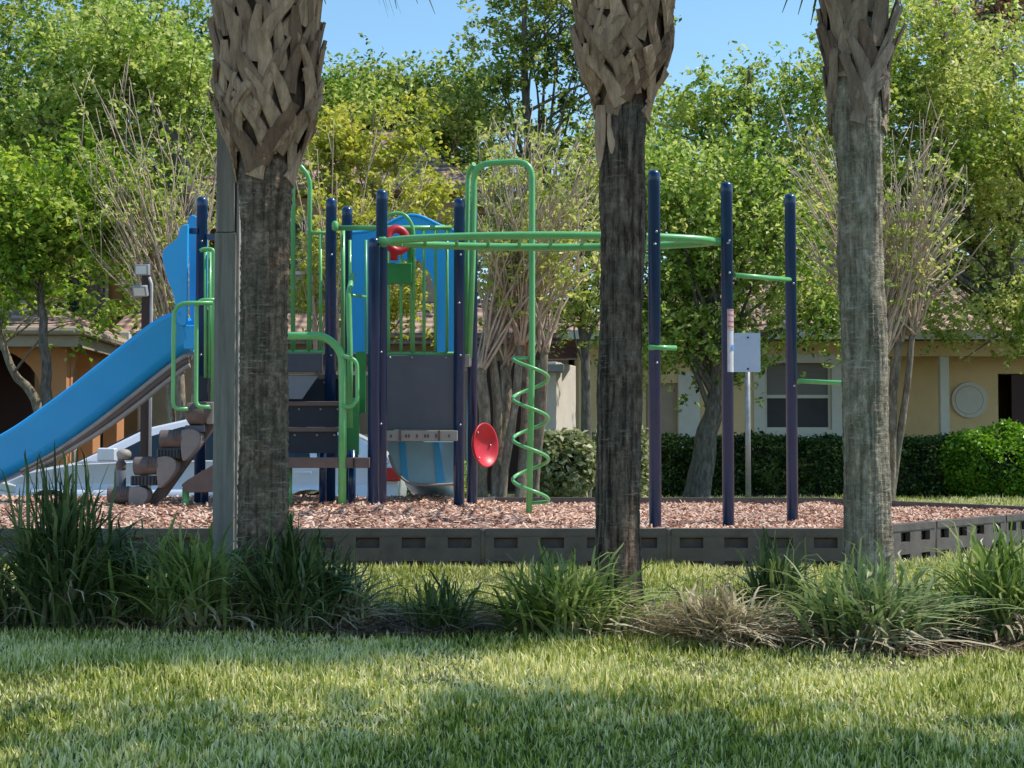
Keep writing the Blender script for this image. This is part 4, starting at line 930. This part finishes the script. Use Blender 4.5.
mb = MB(); gable(mb, hx_(590)-.5, 15.7, YH-.6, YH+6.8, 2.88, 4.7, 3); mb.build('roof', M['tile'], rh)
mb = MB(); mb.box(hx_(590)-.52,15.72,YH-.63,YH-.603,2.74,2.90); mb.build('fascia', M['trim'], rh)
# left orange house
lh = empty('house', (-10, 29, 0), 'orange stucco house with arched openings and tiled roof at the left', 'house')
A0 = (-7.25,26.0); A1 = (-7.25,29.9); mb = MB()
wall(mb, (-13.2,25.6), A0, -.4, 2.62, -.0001+.25, [(3.8,5.62,-.4,2.42,True),(.9,2.7,-.4,2.42,True)])
ln = (Vector(A1)-Vector(A0)).length
wall(mb, (A0[0]-.0,A0[1]+.26), A1, -.4, 2.62, .25, [(.08,1.42,.2,2.40,True),(1.92,3.1,.2,2.40,True)])
mb.build('wall', M['orange'], lh)
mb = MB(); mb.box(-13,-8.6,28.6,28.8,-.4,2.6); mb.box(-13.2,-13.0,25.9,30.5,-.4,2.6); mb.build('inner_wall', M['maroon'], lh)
for x, y in ((-7.6,27.4),(-7.75,28.3),(-8.0,27.9)): mb = MB(); mb.tube([(x,y,-.3),(x,y,1.9)], .06, 8); mb.build('railing_post', M['white'], lh, smooth=True)
E0, E1, E2, E3 = (-13.8,25.0), (-6.91,25.55), (-7.03,30.3), (-13.8,30.9)
mb = MB(); mb.add([(*E0,2.74),(*E1,2.74),(*E2,2.74),(*E3,2.74),(-11.2,28,4.3),(-9.6,28,4.1),(*E0,2.60),(*E1,2.60),(*E2,2.60),(*E3,2.60)], [(0,1,5,4),(1,2,5),(2,3,4,5),(3,0,4),(6,7,1,0),(7,8,2,1),(8,9,3,2),(9,6,0,3),(6,9,8,7)]); mb.build('roof', M['tile'], lh)
mb = MB(); wall(mb, (E0[0],E0[1]+.04), (E1[0]-.03,E1[1]+.03), 2.42, 2.597, .05); wall(mb, (E1[0]-.03,E1[1]+.09), (E2[0]-.03,E2[1]), 2.42, 2.597, .05); mb.build('fascia', M['tan2'], lh)
mb = MB(); mb.tube([(E0[0],E0[1]-.03,2.67),(E1[0]+.05,E1[1]-.03,2.67),(E2[0]+.05,E2[1],2.67)], .07, 8); mb.build('gutter', M['tan2'], lh)
mb = MB(); a_ = P(130,338,31); mb.tube(bend([P(128,342,30.4), P(131,343,30.4), P(131,356,30.5), P(140,360,30.5), P(140,470,30.5)], .12), .05, 8); mb.build('downspout', M['trim'], lh, smooth=True)
mb = MB(); mb.box(*[P(124,0,30.3).x, P(134,0,30.3).x], 30.2,30.4,Z(343,30.3),Z(332,30.3)); mb.build('gutter_box', M['trim'], lh, bevel=.02)
uh = empty('house', (-11, 37, 0), 'two storey orange house showing between leaves behind the arched one', 'house')
mb = MB(); mb.box(-17,-7.9,36,42,-.1,6.2); mb.build('wall', M['orange'], uh)
mb = MB(); gable(mb, -17.6,-7.3,35.4,42.6,6.35,8.3,3); mb.build('roof', M['tile'], uh)
for x in (-9.6,-11.8,-14): 
    wn = MB().box(x-.5,x+.5,35.93,35.997,3.6,5.0).build('window', M['trim'], uh); mb = MB(); mb.box(x-.42,x+.42,35.915,35.928,3.68,4.92); mb.build('pane', M['glass'], wn)
# middle townhouse
mh = empty('house', (-3, 36, 0), 'brown two storey townhouse with tiled lower roof behind the play structure', 'house')
mb = MB(); mb.box(-7.2,1.1,31.0,36,-.1,3.0); mb.box(-6.0,-1.2,33.0,38,3.001,6.0); mb.build('wall', M['tan2'], mh)
mb = MB(); mb.add([(-7.7,30.4,3.0),(1.6,30.4,3.0),(1.6,33.2,3.9),(-7.7,33.2,3.9),(-7.7,30.4,2.8),(1.6,30.4,2.8),(1.6,33.2,2.8),(-7.7,33.2,2.8)], [(0,1,2,3),(4,5,1,0),(5,6,2,1),(6,7,3,2),(7,4,0,3),(4,7,6,5)]); mb.build('lower_roof', M['tile'], mh)
mb = MB(); gable(mb, -6.6,-.6,32.2,38.6,6.15,7.9,2); mb.build('roof', M['tile'], mh)
for x0, x1, z0, z1 in ((-5.9,-4.7,1.0,2.3),(-3.4,-2.2,1.0,2.3)):
    wn = MB().box(x0,x1,30.94,30.997,z0,z1).build('window', M['trim'], mh); mb = MB(); mb.box(x0+.08,x1-.08,30.925,30.938,z0+.08,z1-.08); mb.build('pane', M['glass'], wn)
for x0, x1, z0, z1 in ((-5.2,-4.2,4.4,5.6),(-3,-2,4.4,5.6)):
    wn = MB().box(x0,x1,32.94,32.997,z0,z1).build('window', M['trim'], mh); mb = MB(); mb.box(x0+.08,x1-.08,32.925,32.938,z0+.08,z1-.08); mb.build('pane', M['glass'], wn)
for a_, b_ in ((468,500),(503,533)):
    mb = MB(); mb.box(X(a_,30.96),X(b_,30.96),30.94,30.997,-.05,2.5); mb.build('shade_panel', M['maroon'], mh)  # dark sheets painting the deep shade behind the myrtle stems, not real gates
gp = empty('garden_wall', (X(560,25), 25, 0), 'pale stucco wall end with grey cap right of the spiral pole', 'wall')
mb = MB(); mb.prism([(X(541,25),25.0,-.05),(X(556,25),24.9,-.05),(X(576,26.2),26.2,-.05),(X(545,26.4),26.4,-.05)], (0,0,Z(362,25)+.05)); mb.build('wall', M['white'], gp, bevel=.01)
mb = MB(); mb.box(X(538,24.8), X(564,24.8), 24.75, 25.2, Z(372,24.8), Z(364,24.8)); mb.build('cap', M['grey'], gp, bevel=.015)
mb = MB(); mb.box(X(535,25.6), X(577,25.6), 25.3, 25.8, Z(359,25.6), Z(348,25.6)); mb.build('lintel', M['maroon'], gp)
# ------------------------------------------------------------------ foliage
def leaves(C_, L0_, L1_, asp, upb=.4, g=rng):
    n = len(C_); a = g.uniform(0, 2*np.pi, n); nrm = g.normal(0,1,(n,3)); nrm[:,2] = np.abs(nrm[:,2])+upb; nrm /= np.linalg.norm(nrm,axis=1)[:,None]
    d = g.normal(0,1,(n,3)); d[:,2] -= .3; d -= nrm*np.sum(d*nrm,1)[:,None]; d /= np.linalg.norm(d,axis=1)[:,None]; s_ = np.cross(nrm, d)
    L_ = g.uniform(L0_, L1_, n)[:,None]; W_ = L_*asp/2
    V = np.stack([C_-d*L_*.5, C_+s_*W_-d*L_*.05+nrm*L_*.08, C_+d*L_*.5-nrm*L_*.05, C_-s_*W_-d*L_*.05+nrm*L_*.08], 1).reshape(-1,3)
    return V, np.arange(4*n).reshape(-1,4)
def clumps(ells, nc, g, shell=.45):
    vol = np.array([e[3]*e[4]*e[5] for e in ells]); idx = g.choice(len(ells), nc, p=vol/vol.sum())
    E = np.array(ells)[idx]; v_ = g.normal(0,1,(nc,3)); v_ /= np.linalg.norm(v_,axis=1)[:,None]; r_ = g.uniform(0,1,nc)**shell
    return E[:,:3]+v_*E[:,3:]*r_[:,None]
def scr(cx_, cy_, rx, ry, Y, ryd=None):
    c_ = P(cx_, cy_, Y); s_ = F/Y; return (c_.x, Y, c_.z, rx/s_, ryd or (rx+ry)/2/s_*.9, ry/s_)
def tree(px, Y, ell, nl, m, label, name='tree', nc=None, sig=.24, L=(.07,.12), asp=.55, r0=.14, trunkpts=None, bark='bark', seed=1, nbr=26, group=None, cat='tree', twr=.02):
    g = np.random.default_rng(seed); rnd = random.Random(seed)
    x = X(px, Y); z0 = gz(x, Y); root = empty(name, (x, Y, z0), label, cat, group)
    E = [scr(*e[:4], Y+(e[4] if len(e) > 4 else 0)) for e in ell]
    nc = nc or max(30, nl//140); cc = clumps(E, nc, g)
    cc = cc[cc[:,2] > .3]
    w_ = g.uniform(.2,1.6,len(cc)); idx = g.choice(len(cc), nl, p=w_/w_.sum()); sg_ = sig*g.uniform(.6,1.5,len(cc))[idx][:,None]
    ns_ = max(1, nl//9); si = g.integers(0, nl, ns_); sub = cc[idx[si]]+g.normal(0,1,(ns_,3))*sg_[si]*np.array([1,1,.65])*1.1
    pick = g.integers(0, ns_, nl); dr_ = g.normal(0,1,(ns_,3)); dr_ /= np.linalg.norm(dr_,axis=1)[:,None]
    Cn = sub[pick]+dr_[pick]*g.uniform(-.14,.14,nl)[:,None]*(sig/.24)+g.normal(0,.035,(nl,3))*(sig/.24)
    V, Q = leaves(Cn, *L, asp, g=g)
    np_mesh('crown', V, [Q], m, root)
    zc = min(e[2]-e[5]*.3 for e in E); ztop = max(e[2]+e[5]*.5 for e in E); xc = np.mean([e[0] for e in E])
    tp_ = [Vector(p) for p in trunkpts] if trunkpts else [Vector((x,Y,z0-.1)), Vector((x+.1*rnd.uniform(-1,1),Y,z0+(zc-z0)*.5)), Vector((x+(xc-x)*.4,Y,zc)), Vector((xc,Y,(zc+ztop)/2)), Vector((xc,Y,ztop))]
    tp_ = smooth_path(tp_, 6); K = len(tp_)
    mb = MB(); mb.tube([p+Vector((rnd.uniform(-1,1)*.015, rnd.uniform(-1,1)*.015, 0)) for p in tp_], [r0*(1.25 if i == 0 else 1)*(1-.85*i/(K-1)) for i in range(K)], 12); mb.build('trunk', M[bark], root, smooth=True)
    mb = MB()
    for i in range(min(nbr, len(cc))):
        c_ = Vector(cc[rnd.randrange(len(cc))]); j = min(K-2, max(int(K*.3), int(K*rnd.uniform(.35,.85))))
        a_ = tp_[j]
        if a_.z > c_.z: j = max(int(K*.3), j-6); a_ = tp_[j]
        mid = a_.lerp(c_, .5)+Vector((rnd.uniform(-.2,.2), rnd.uniform(-.2,.2), rnd.uniform(-.1,.25)))
        rr = r0*.28*(1-.5*j/K); mb.tube(smooth_path([a_, mid, c_], 4), [rr*(1-.8*t/8) for t in range(9)], 6)
        for q in range(3):
            e_ = c_+Vector((rnd.gauss(0,.4), rnd.gauss(0,.4), rnd.gauss(.1,.35))); mb.tube([mid.lerp(c_,.6), e_], [rr*.35, .004], 5)
    mb.build('limbs', M[bark], root, smooth=True)
    return root
lf_bright = leafmat('leaf_bright', [(.05,.12,.015),(.15,.27,.035),(.30,.42,.06),(.50,.56,.12)], .4, .4, rnd=.7)
lf_dark = leafmat('leaf_dark', [(.035,.075,.018),(.11,.19,.035),(.25,.33,.065),(.50,.52,.17)], .4, .4, rnd=.75)
lf_yel = leafmat('leaf_yellow', [(.14,.19,.03),(.32,.37,.055),(.52,.52,.10),(.66,.60,.16)], .4, .4, rnd=.7)
lf_mid = leafmat('leaf_mid', [(.045,.10,.018),(.15,.25,.04),(.33,.44,.09),(.58,.62,.22)], .42, .4, rnd=.75)
lf_ygr = leafmat('leaf_yellowgreen', [(.08,.14,.025),(.23,.31,.05),(.42,.48,.11),(.62,.60,.24)], .4, .4, rnd=.7)
lf_red = leafmat('leaf_reddish', [(.16,.12,.06),(.38,.24,.14),(.55,.40,.26)], .35, .5)
lf_hedge = leafmat('leaf_hedge', [(.012,.03,.008),(.035,.075,.015),(.08,.14,.035),(.17,.24,.08)], .15, .3, 3)
lf_shrub = leafmat('leaf_shrub', [(.04,.11,.012),(.13,.28,.025),(.28,.44,.06)], .3, .35, 2)
lf_var = leafmat('leaf_variegated', [(.09,.12,.04),(.28,.31,.14),(.58,.56,.34)], .25, .4, 3)
GT = 'trees behind the playground'
tree(44, 21, [(50,245,80,55),(5,225,80,60),(115,240,50,55),(40,195,95,50),(130,180,50,50)], 17000, lf_bright, 'bright green tree with slender grey trunk in front of the orange house', sig=.20, r0=.10, nbr=14, seed=21, group=GT,
     trunkpts=[(X(48,21),21,-.4),(X(47,21),21,Z(420,21)),(X(42,21),21,Z(330,21)),(X(38,21),21,Z(270,21)),(X(45,21),21,Z(180,21))])
tree(40, 22.5, [(20,290,60,35),(85,330,22,25,-1)], 2600, lf_bright, 'leaning pale limbed small tree at the left frame edge', sig=.22, r0=.09, seed=22, group=GT, bark='myrtle', nbr=8,
     trunkpts=[(X(42,22),22.0,-.4),(X(38,22),22.0,Z(412,22)),(X(8,22),22.0,Z(365,22)),(X(-12,22),22.2,Z(300,22)),(X(-20,22),22.5,Z(240,22))])
tree(90, 32, [(60,60,170,110),(10,170,110,100),(170,90,90,110),(110,200,80,70)], 42000, lf_dark, 'big dark green tree filling the upper left corner', sig=.35, r0=.3, seed=23, group=GT, L=(.09,.16))
tree(205, 27, [(120,60,90,70),(60,120,90,60),(180,110,50,90)], 17000, lf_mid, 'lighter green tree in front of the dark one at upper left', sig=.28, r0=.2, seed=24, group=GT, L=(.08,.14))
tree(250, 36, [(200,170,60,120),(300,150,60,90),(350,120,55,50)], 22000, lf_mid, 'rounded green tree showing between the left palm and the roof', sig=.33, r0=.25, seed=25, group=GT, L=(.1,.16))
tree(415, 38, [(375,115,65,55),(450,135,60,60),(330,140,50,60),(430,90,40,30)], 23000, lf_dark, 'green tree with its top against the sky left of centre', sig=.32, r0=.25, seed=26, group=GT, L=(.1,.16))
tree(540, 34, [(540,40,50,60),(500,110,55,55),(575,130,45,60),(470,75,32,28),(560,200,60,60),(555,-10,60,50),(490,20,30,30),(600,60,60,80),(440,110,40,30)], 19000, lf_dark, 'tall airy tree with sky gaps left of the middle palm', sig=.26, r0=.22, seed=27, group=GT, L=(.09,.15))
tree(380, 24, [(350,175,45,70),(400,130,50,40),(420,210,60,55),(330,260,40,60),(395,300,45,40),(345,150,45,30)], 12500, lf_yel, 'yellow green young tree above the blue arch', sig=.19, r0=.08, seed=28, group=GT, L=(.07,.12), nbr=34, bark='myrtle')
tree(586, 22, [(585,290,28,50),(600,210,40,60),(560,320,30,26)], 5200, lf_ygr, 'small leafy tree with thin trunk left of the middle palm', sig=.18, r0=.09, seed=29, group=GT, L=(.06,.10))
tree(706, 24, [(690,225,70,85),(735,190,55,60),(670,320,50,60),(715,345,50,45),(775,300,65,60),(640,250,50,70),(665,160,40,50),(790,230,50,60),(825,310,50,45),(655,330,40,45)], 32000, lf_mid, 'dense green tree with leaning brown trunk behind the blue posts', sig=.24, r0=.21, seed=30, group=GT, L=(.07,.12),
     trunkpts=[(X(696,24),24,-.05),(X(706,24),24,Z(440,24)),(X(717,24),24,Z(390,24)),(X(712,24),24,Z(300,24)),(X(700,24),24,Z(180,24))])
tree(760, 34, [(720,120,60,60),(780,130,60,65),(660,150,50,70),(820,100,50,70),(770,220,90,80)], 26000, lf_mid, 'feathery pale green tree with its crown against the sky right of the middle palm', sig=.30, r0=.25, seed=31, group=GT, L=(.09,.15))
tree(1095, 27, [(930,150,90,110),(1010,200,80,110),(880,90,50,80),(950,60,90,60),(1000,290,60,35),(900,230,70,70),(900,305,60,32,-1),(975,315,60,28,-1),(1040,300,40,40,-1)], 42000, lf_ygr, 'broad yellow green tree filling the upper right', sig=.30, r0=.3, seed=32, group=GT, L=(.07,.13))
tree(985, 36, [(965,25,70,40),(1010,0,50,40)], 7500, lf_red, 'reddish brown tree top in the upper right corner', sig=.3, r0=.2, seed=33, group=GT, L=(.09,.14))
tree(1080, 33, [(1060,120,80,160),(900,60,80,80)], 20000, lf_mid, 'green tree partly outside the right frame edge', sig=.35, r0=.3, seed=34, group=GT, L=(.1,.16))
tree(1880, 6.2, [(1600,-960,420,150),(1250,-860,240,110),(1950,-1050,300,150)], 9000, lf_mid, 'broadleaf tree standing outside the right of the frame nearer the viewer', sig=.3, r0=.16, seed=38, L=(.08,.14), nbr=14, twr=.02)
tree(-60, 30, [(-60,200,90,160)], 16000, lf_mid, 'green tree partly outside the left frame edge', sig=.35, r0=.3, seed=35, group=GT, L=(.1,.16))
tree(470, 44, [(300,230,110,90),(470,220,110,90),(640,200,110,100),(120,260,110,90)], 26000, lf_dark, 'distant row tree low behind the townhouse', sig=.5, r0=.3, seed=36, group=GT, L=(.13,.22))
tree(850, 44, [(800,220,140,100),(1000,250,120,110)], 18000, lf_dark, 'distant dark tree low behind the tan house', sig=.5, r0=.3, seed=37, group=GT, L=(.13,.22))
# crape myrtles: stout stems, pollard knobs and pale whips
def myrtle(px, Y, stems, whips, spread, whip_top, nleaf, m, label, seed, L=(.06,.10)):
    rnd = random.Random(seed); g = np.random.default_rng(seed); x = X(px, Y); z0 = gz(x, Y)
    root = empty('crape_myrtle', (x, Y, z0), label, 'crape myrtle', 'pruned crape myrtles behind the playground')
    knobs = []
    for (bx_, kx, ky, r_) in stems:
        b_ = P(bx_, 452, Y+rnd.uniform(-.15,.15)); k_ = P(kx, ky, Y+rnd.uniform(-.3,.3))
        p0_ = Vector((b_.x, b_.y, z0-.08)); pth = smooth_path([p0_, p0_.lerp(k_,.35)+Vector((rnd.uniform(-.04,.04),0,0)), p0_.lerp(k_,.7)+Vector((rnd.uniform(-.05,.05),0,.0)), k_], 5)
        mb = MB(); mb.tube(pth, [r_*(1.15-.25*i/len(pth))*(1+.08*rnd.uniform(-1,1)) for i in range(len(pth))], 12); mb.lathe(k_, [(.3*r_,-r_),(r_*1.05,-.3*r_),(r_*1.15,.2*r_),(.4*r_,r_*.8)], 12); mb.build('stem', M['myrtle'], root, smooth=True)
        knobs.append(k_)
    mb = MB(); tips = []
    for i in range(whips):
        k_ = rnd.choice(knobs); tx = rnd.uniform(*spread); ty = rnd.uniform(*whip_top)
        e_ = P(tx, ty, Y+rnd.uniform(-.9,.9)); 
        e_ = k_.lerp(e_, rnd.uniform(.75,1.0)); mid = k_.lerp(e_,.5)+Vector((.12*(e_.x-k_.x)*-.6+rnd.uniform(-.09,.09), rnd.uniform(-.08,.08), .06)); m1 = k_.lerp(mid,.5)+Vector((rnd.uniform(-.06,.06),0,0)); m3 = mid.lerp(e_,.5)+Vector((rnd.uniform(-.08,.08),0,0))
        pth = smooth_path([k_+Vector((rnd.uniform(-.05,.05),rnd.uniform(-.05,.05),0)), m1, mid, m3, e_], 3); n_ = len(pth)
        r_ = rnd.uniform(.011,.022); mb.tube(pth, [r_*(1-.75*j/(n_-1)) for j in range(n_)], 5); tips.append(pth)
        for q in range(rnd.randint(2,5)):
            j = rnd.randint(4, n_-2); d = (pth[j+1]-pth[j-1]).normalized(); d2 = (d+Vector((rnd.uniform(-.7,.7),rnd.uniform(-.7,.7),.3))).normalized()
            e2 = pth[j]+d2*rnd.uniform(.2,.7); mb.tube([pth[j], pth[j].lerp(e2,.5)+Vector((0,0,.02)), e2], [r_*.5, r_*.35, .003], 4); tips.append([pth[j], pth[j].lerp(e2,.5), e2])
    mb.build('whips', M['twig'], root, smooth=True)
    Cn = []
    for i in range(nleaf//10):
        t = rnd.choice(tips); u_ = rnd.uniform(.3,1); j = min(len(t)-2, int(u_*(len(t)-1))); p_ = t[j].lerp(t[j+1], rnd.random())
        dd = Vector((rnd.gauss(0,1), rnd.gauss(0,1), rnd.gauss(0,.5))).normalized()*rnd.uniform(.1,.3)
        for q in range(10): e_ = p_+dd*(q/9)*1.0; Cn.append((e_.x+rnd.gauss(0,.035), e_.y+rnd.gauss(0,.035), e_.z+rnd.gauss(0,.025)))
    V, Q = leaves(np.array(Cn), *L, .5, g=g); np_mesh('crown', V, [Q], m, root)
    return root
myrtle(505, 17.9, [(484,480,372,.07),(497,506,368,.06),(505,492,352,.05),(516,527,362,.055),(534,544,352,.05),(500,520,345,.045)], 120, (455,620), (90,250), 5200, lf_ygr, 'crape myrtle with several stout stems just behind the spiral pole', 41)
myrtle(884, 19.0, [(886,884,362,.07),(888,899,342,.055),(882,876,350,.05),(888,912,335,.04)], 115, (770,985), (95,260), 2400, lf_ygr, 'crape myrtle with pale fanning whips behind the right palm', 42)
myrtle(180, 20.5, [(186,180,372,.06),(190,196,360,.05),(182,168,352,.05)], 60, (55,250), (40,230), 1500, lf_ygr, 'crape myrtle with bare pale whips above the slide top', 43)
myrtle(330, 22.0, [(322,318,372,.05),(330,335,362,.05)], 38, (270,450), (80,260), 3600, lf_yel, 'crape myrtle with yellowish leaves behind the left barrier', 44)
# hedges and shrubs
def bushmass(name, boxes, nl, m, label, cat, seed, L=(.05,.09), core=True, group=None, rnd_=False, Y=25.8):
    g = np.random.default_rng(seed); bx_ = boxes[0]; root = empty(name, ((bx_[0]+bx_[1])/2, (bx_[2]+bx_[3])/2, 0), label, cat, group)
    pts = []; tot = sum((b[1]-b[0])*(b[5]-b[4]) for b in boxes); mbc = MB()
    for b in boxes:
        k = int(nl*(b[1]-b[0])*(b[5]-b[4])/tot)
        u_ = g.uniform(-1,1,(k,3)); 
        ax_ = g.integers(0,3,k); sg_ = np.where(g.uniform(0,1,k) < .8, 1, -1)
        q = u_.copy()
        q[ax_ == 0, 1] = -1; q[ax_ == 1, 2] = 1; q[ax_ == 2, 0] = sg_[ax_ == 2]
        if rnd_: v_ = g.normal(0,1,(k,3)); v_[:,1] = -abs(v_[:,1])*1.0; q = v_/np.linalg.norm(v_,axis=1)[:,None]; q = np.sign(q)*np.abs(q)**.75
        else:
            nrm_ = np.linalg.norm(q[:,1:], axis=1); q[:,1:] /= np.maximum(1, nrm_/1.22)[:,None]
        c_ = np.array([(b[0]+b[1])/2,(b[2]+b[3])/2,(b[4]+b[5])/2]); h_ = np.array([(b[1]-b[0])/2,(b[3]-b[2])/2,(b[5]-b[4])/2])
        p_ = c_+q*h_
        bumps = np.array([noise.noise(Vector((a*2.2, b2*2.2, c2*2.2+seed))) for a, b2, c2 in p_])
        p_ = p_+(q*bumps[:,None]*.12)+g.normal(0,.035,(k,3)); pts.append(p_)
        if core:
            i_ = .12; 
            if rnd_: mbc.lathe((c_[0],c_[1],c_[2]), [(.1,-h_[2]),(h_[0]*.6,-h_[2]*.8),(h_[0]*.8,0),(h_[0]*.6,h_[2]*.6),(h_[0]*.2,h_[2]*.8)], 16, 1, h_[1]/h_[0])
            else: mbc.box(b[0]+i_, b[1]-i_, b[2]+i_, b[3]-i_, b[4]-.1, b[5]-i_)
    P_ = np.concatenate(pts); P_ = P_[P_[:,2] > .0]
    V, Q = leaves(P_, *L, .6, g=g); np_mesh('foliage', V, [Q], m, root)
    if core: mbc.build('dark_core', M['black'], root)  # plain black filler paints the shaded inside of the bush
    return root
bushmass('hedge', [(X(640,25.3),X(966,25.3),25.4,26.6,0,.92)], 30000, lf_hedge, 'long clipped dark green hedge in front of the tan house', 'hedge', 51, L=(.05,.085))
bushmass('shrub', [(X(955,24.8),X(1045,24.8),24.6,26.2,-.1,1.12)], 9000, lf_shrub, 'taller bright green rounded shrub at the right end of the hedge', 'shrub', 52, rnd_=True)
bushmass('shrub', [(X(1035,24.6),X(1120,24.6),24.6,26.0,-.1,1.1)], 5000, lf_shrub, 'clipped green shrub cut by the right frame edge', 'shrub', 53, rnd_=True)
bushmass('shrub', [(X(533,21.5),X(592,21.5),21.2,22.1,-.02,Z(428,21.5))], 3600, lf_var, 'pale variegated shrub between the spiral pole and the middle palm', 'shrub', 54, rnd_=True, L=(.06,.14))
bushmass('shrub', [(X(588,22.5),X(650,22.5),22.2,23.2,-.1,Z(425,22.5))], 3600, lf_var, 'loose pale shrub hidden by the middle palm trunk', 'shrub', 55, rnd_=True, L=(.06,.12))
bushmass('shrub', [(X(395,20),X(470,20),19.6,20.6,-.2,Z(466,20))], 2600, lf_mid, 'low green shrub seen under the right hand deck', 'shrub', 56, rnd_=True)
bushmass('hedge', [(X(90,30.5),X(250,30.5),32,33,2.6,3.6)], 3500, lf_ygr, 'yellow green vine mass above the left eave by the light pole', 'hedge', 57, L=(.07,.12))
scene.cycles.max_bounces = 6; scene.cycles.diffuse_bounces = 3; scene.cycles.glossy_bounces = 2; scene.cycles.transmission_bounces = 3; scene.cycles.transparent_max_bounces = 4
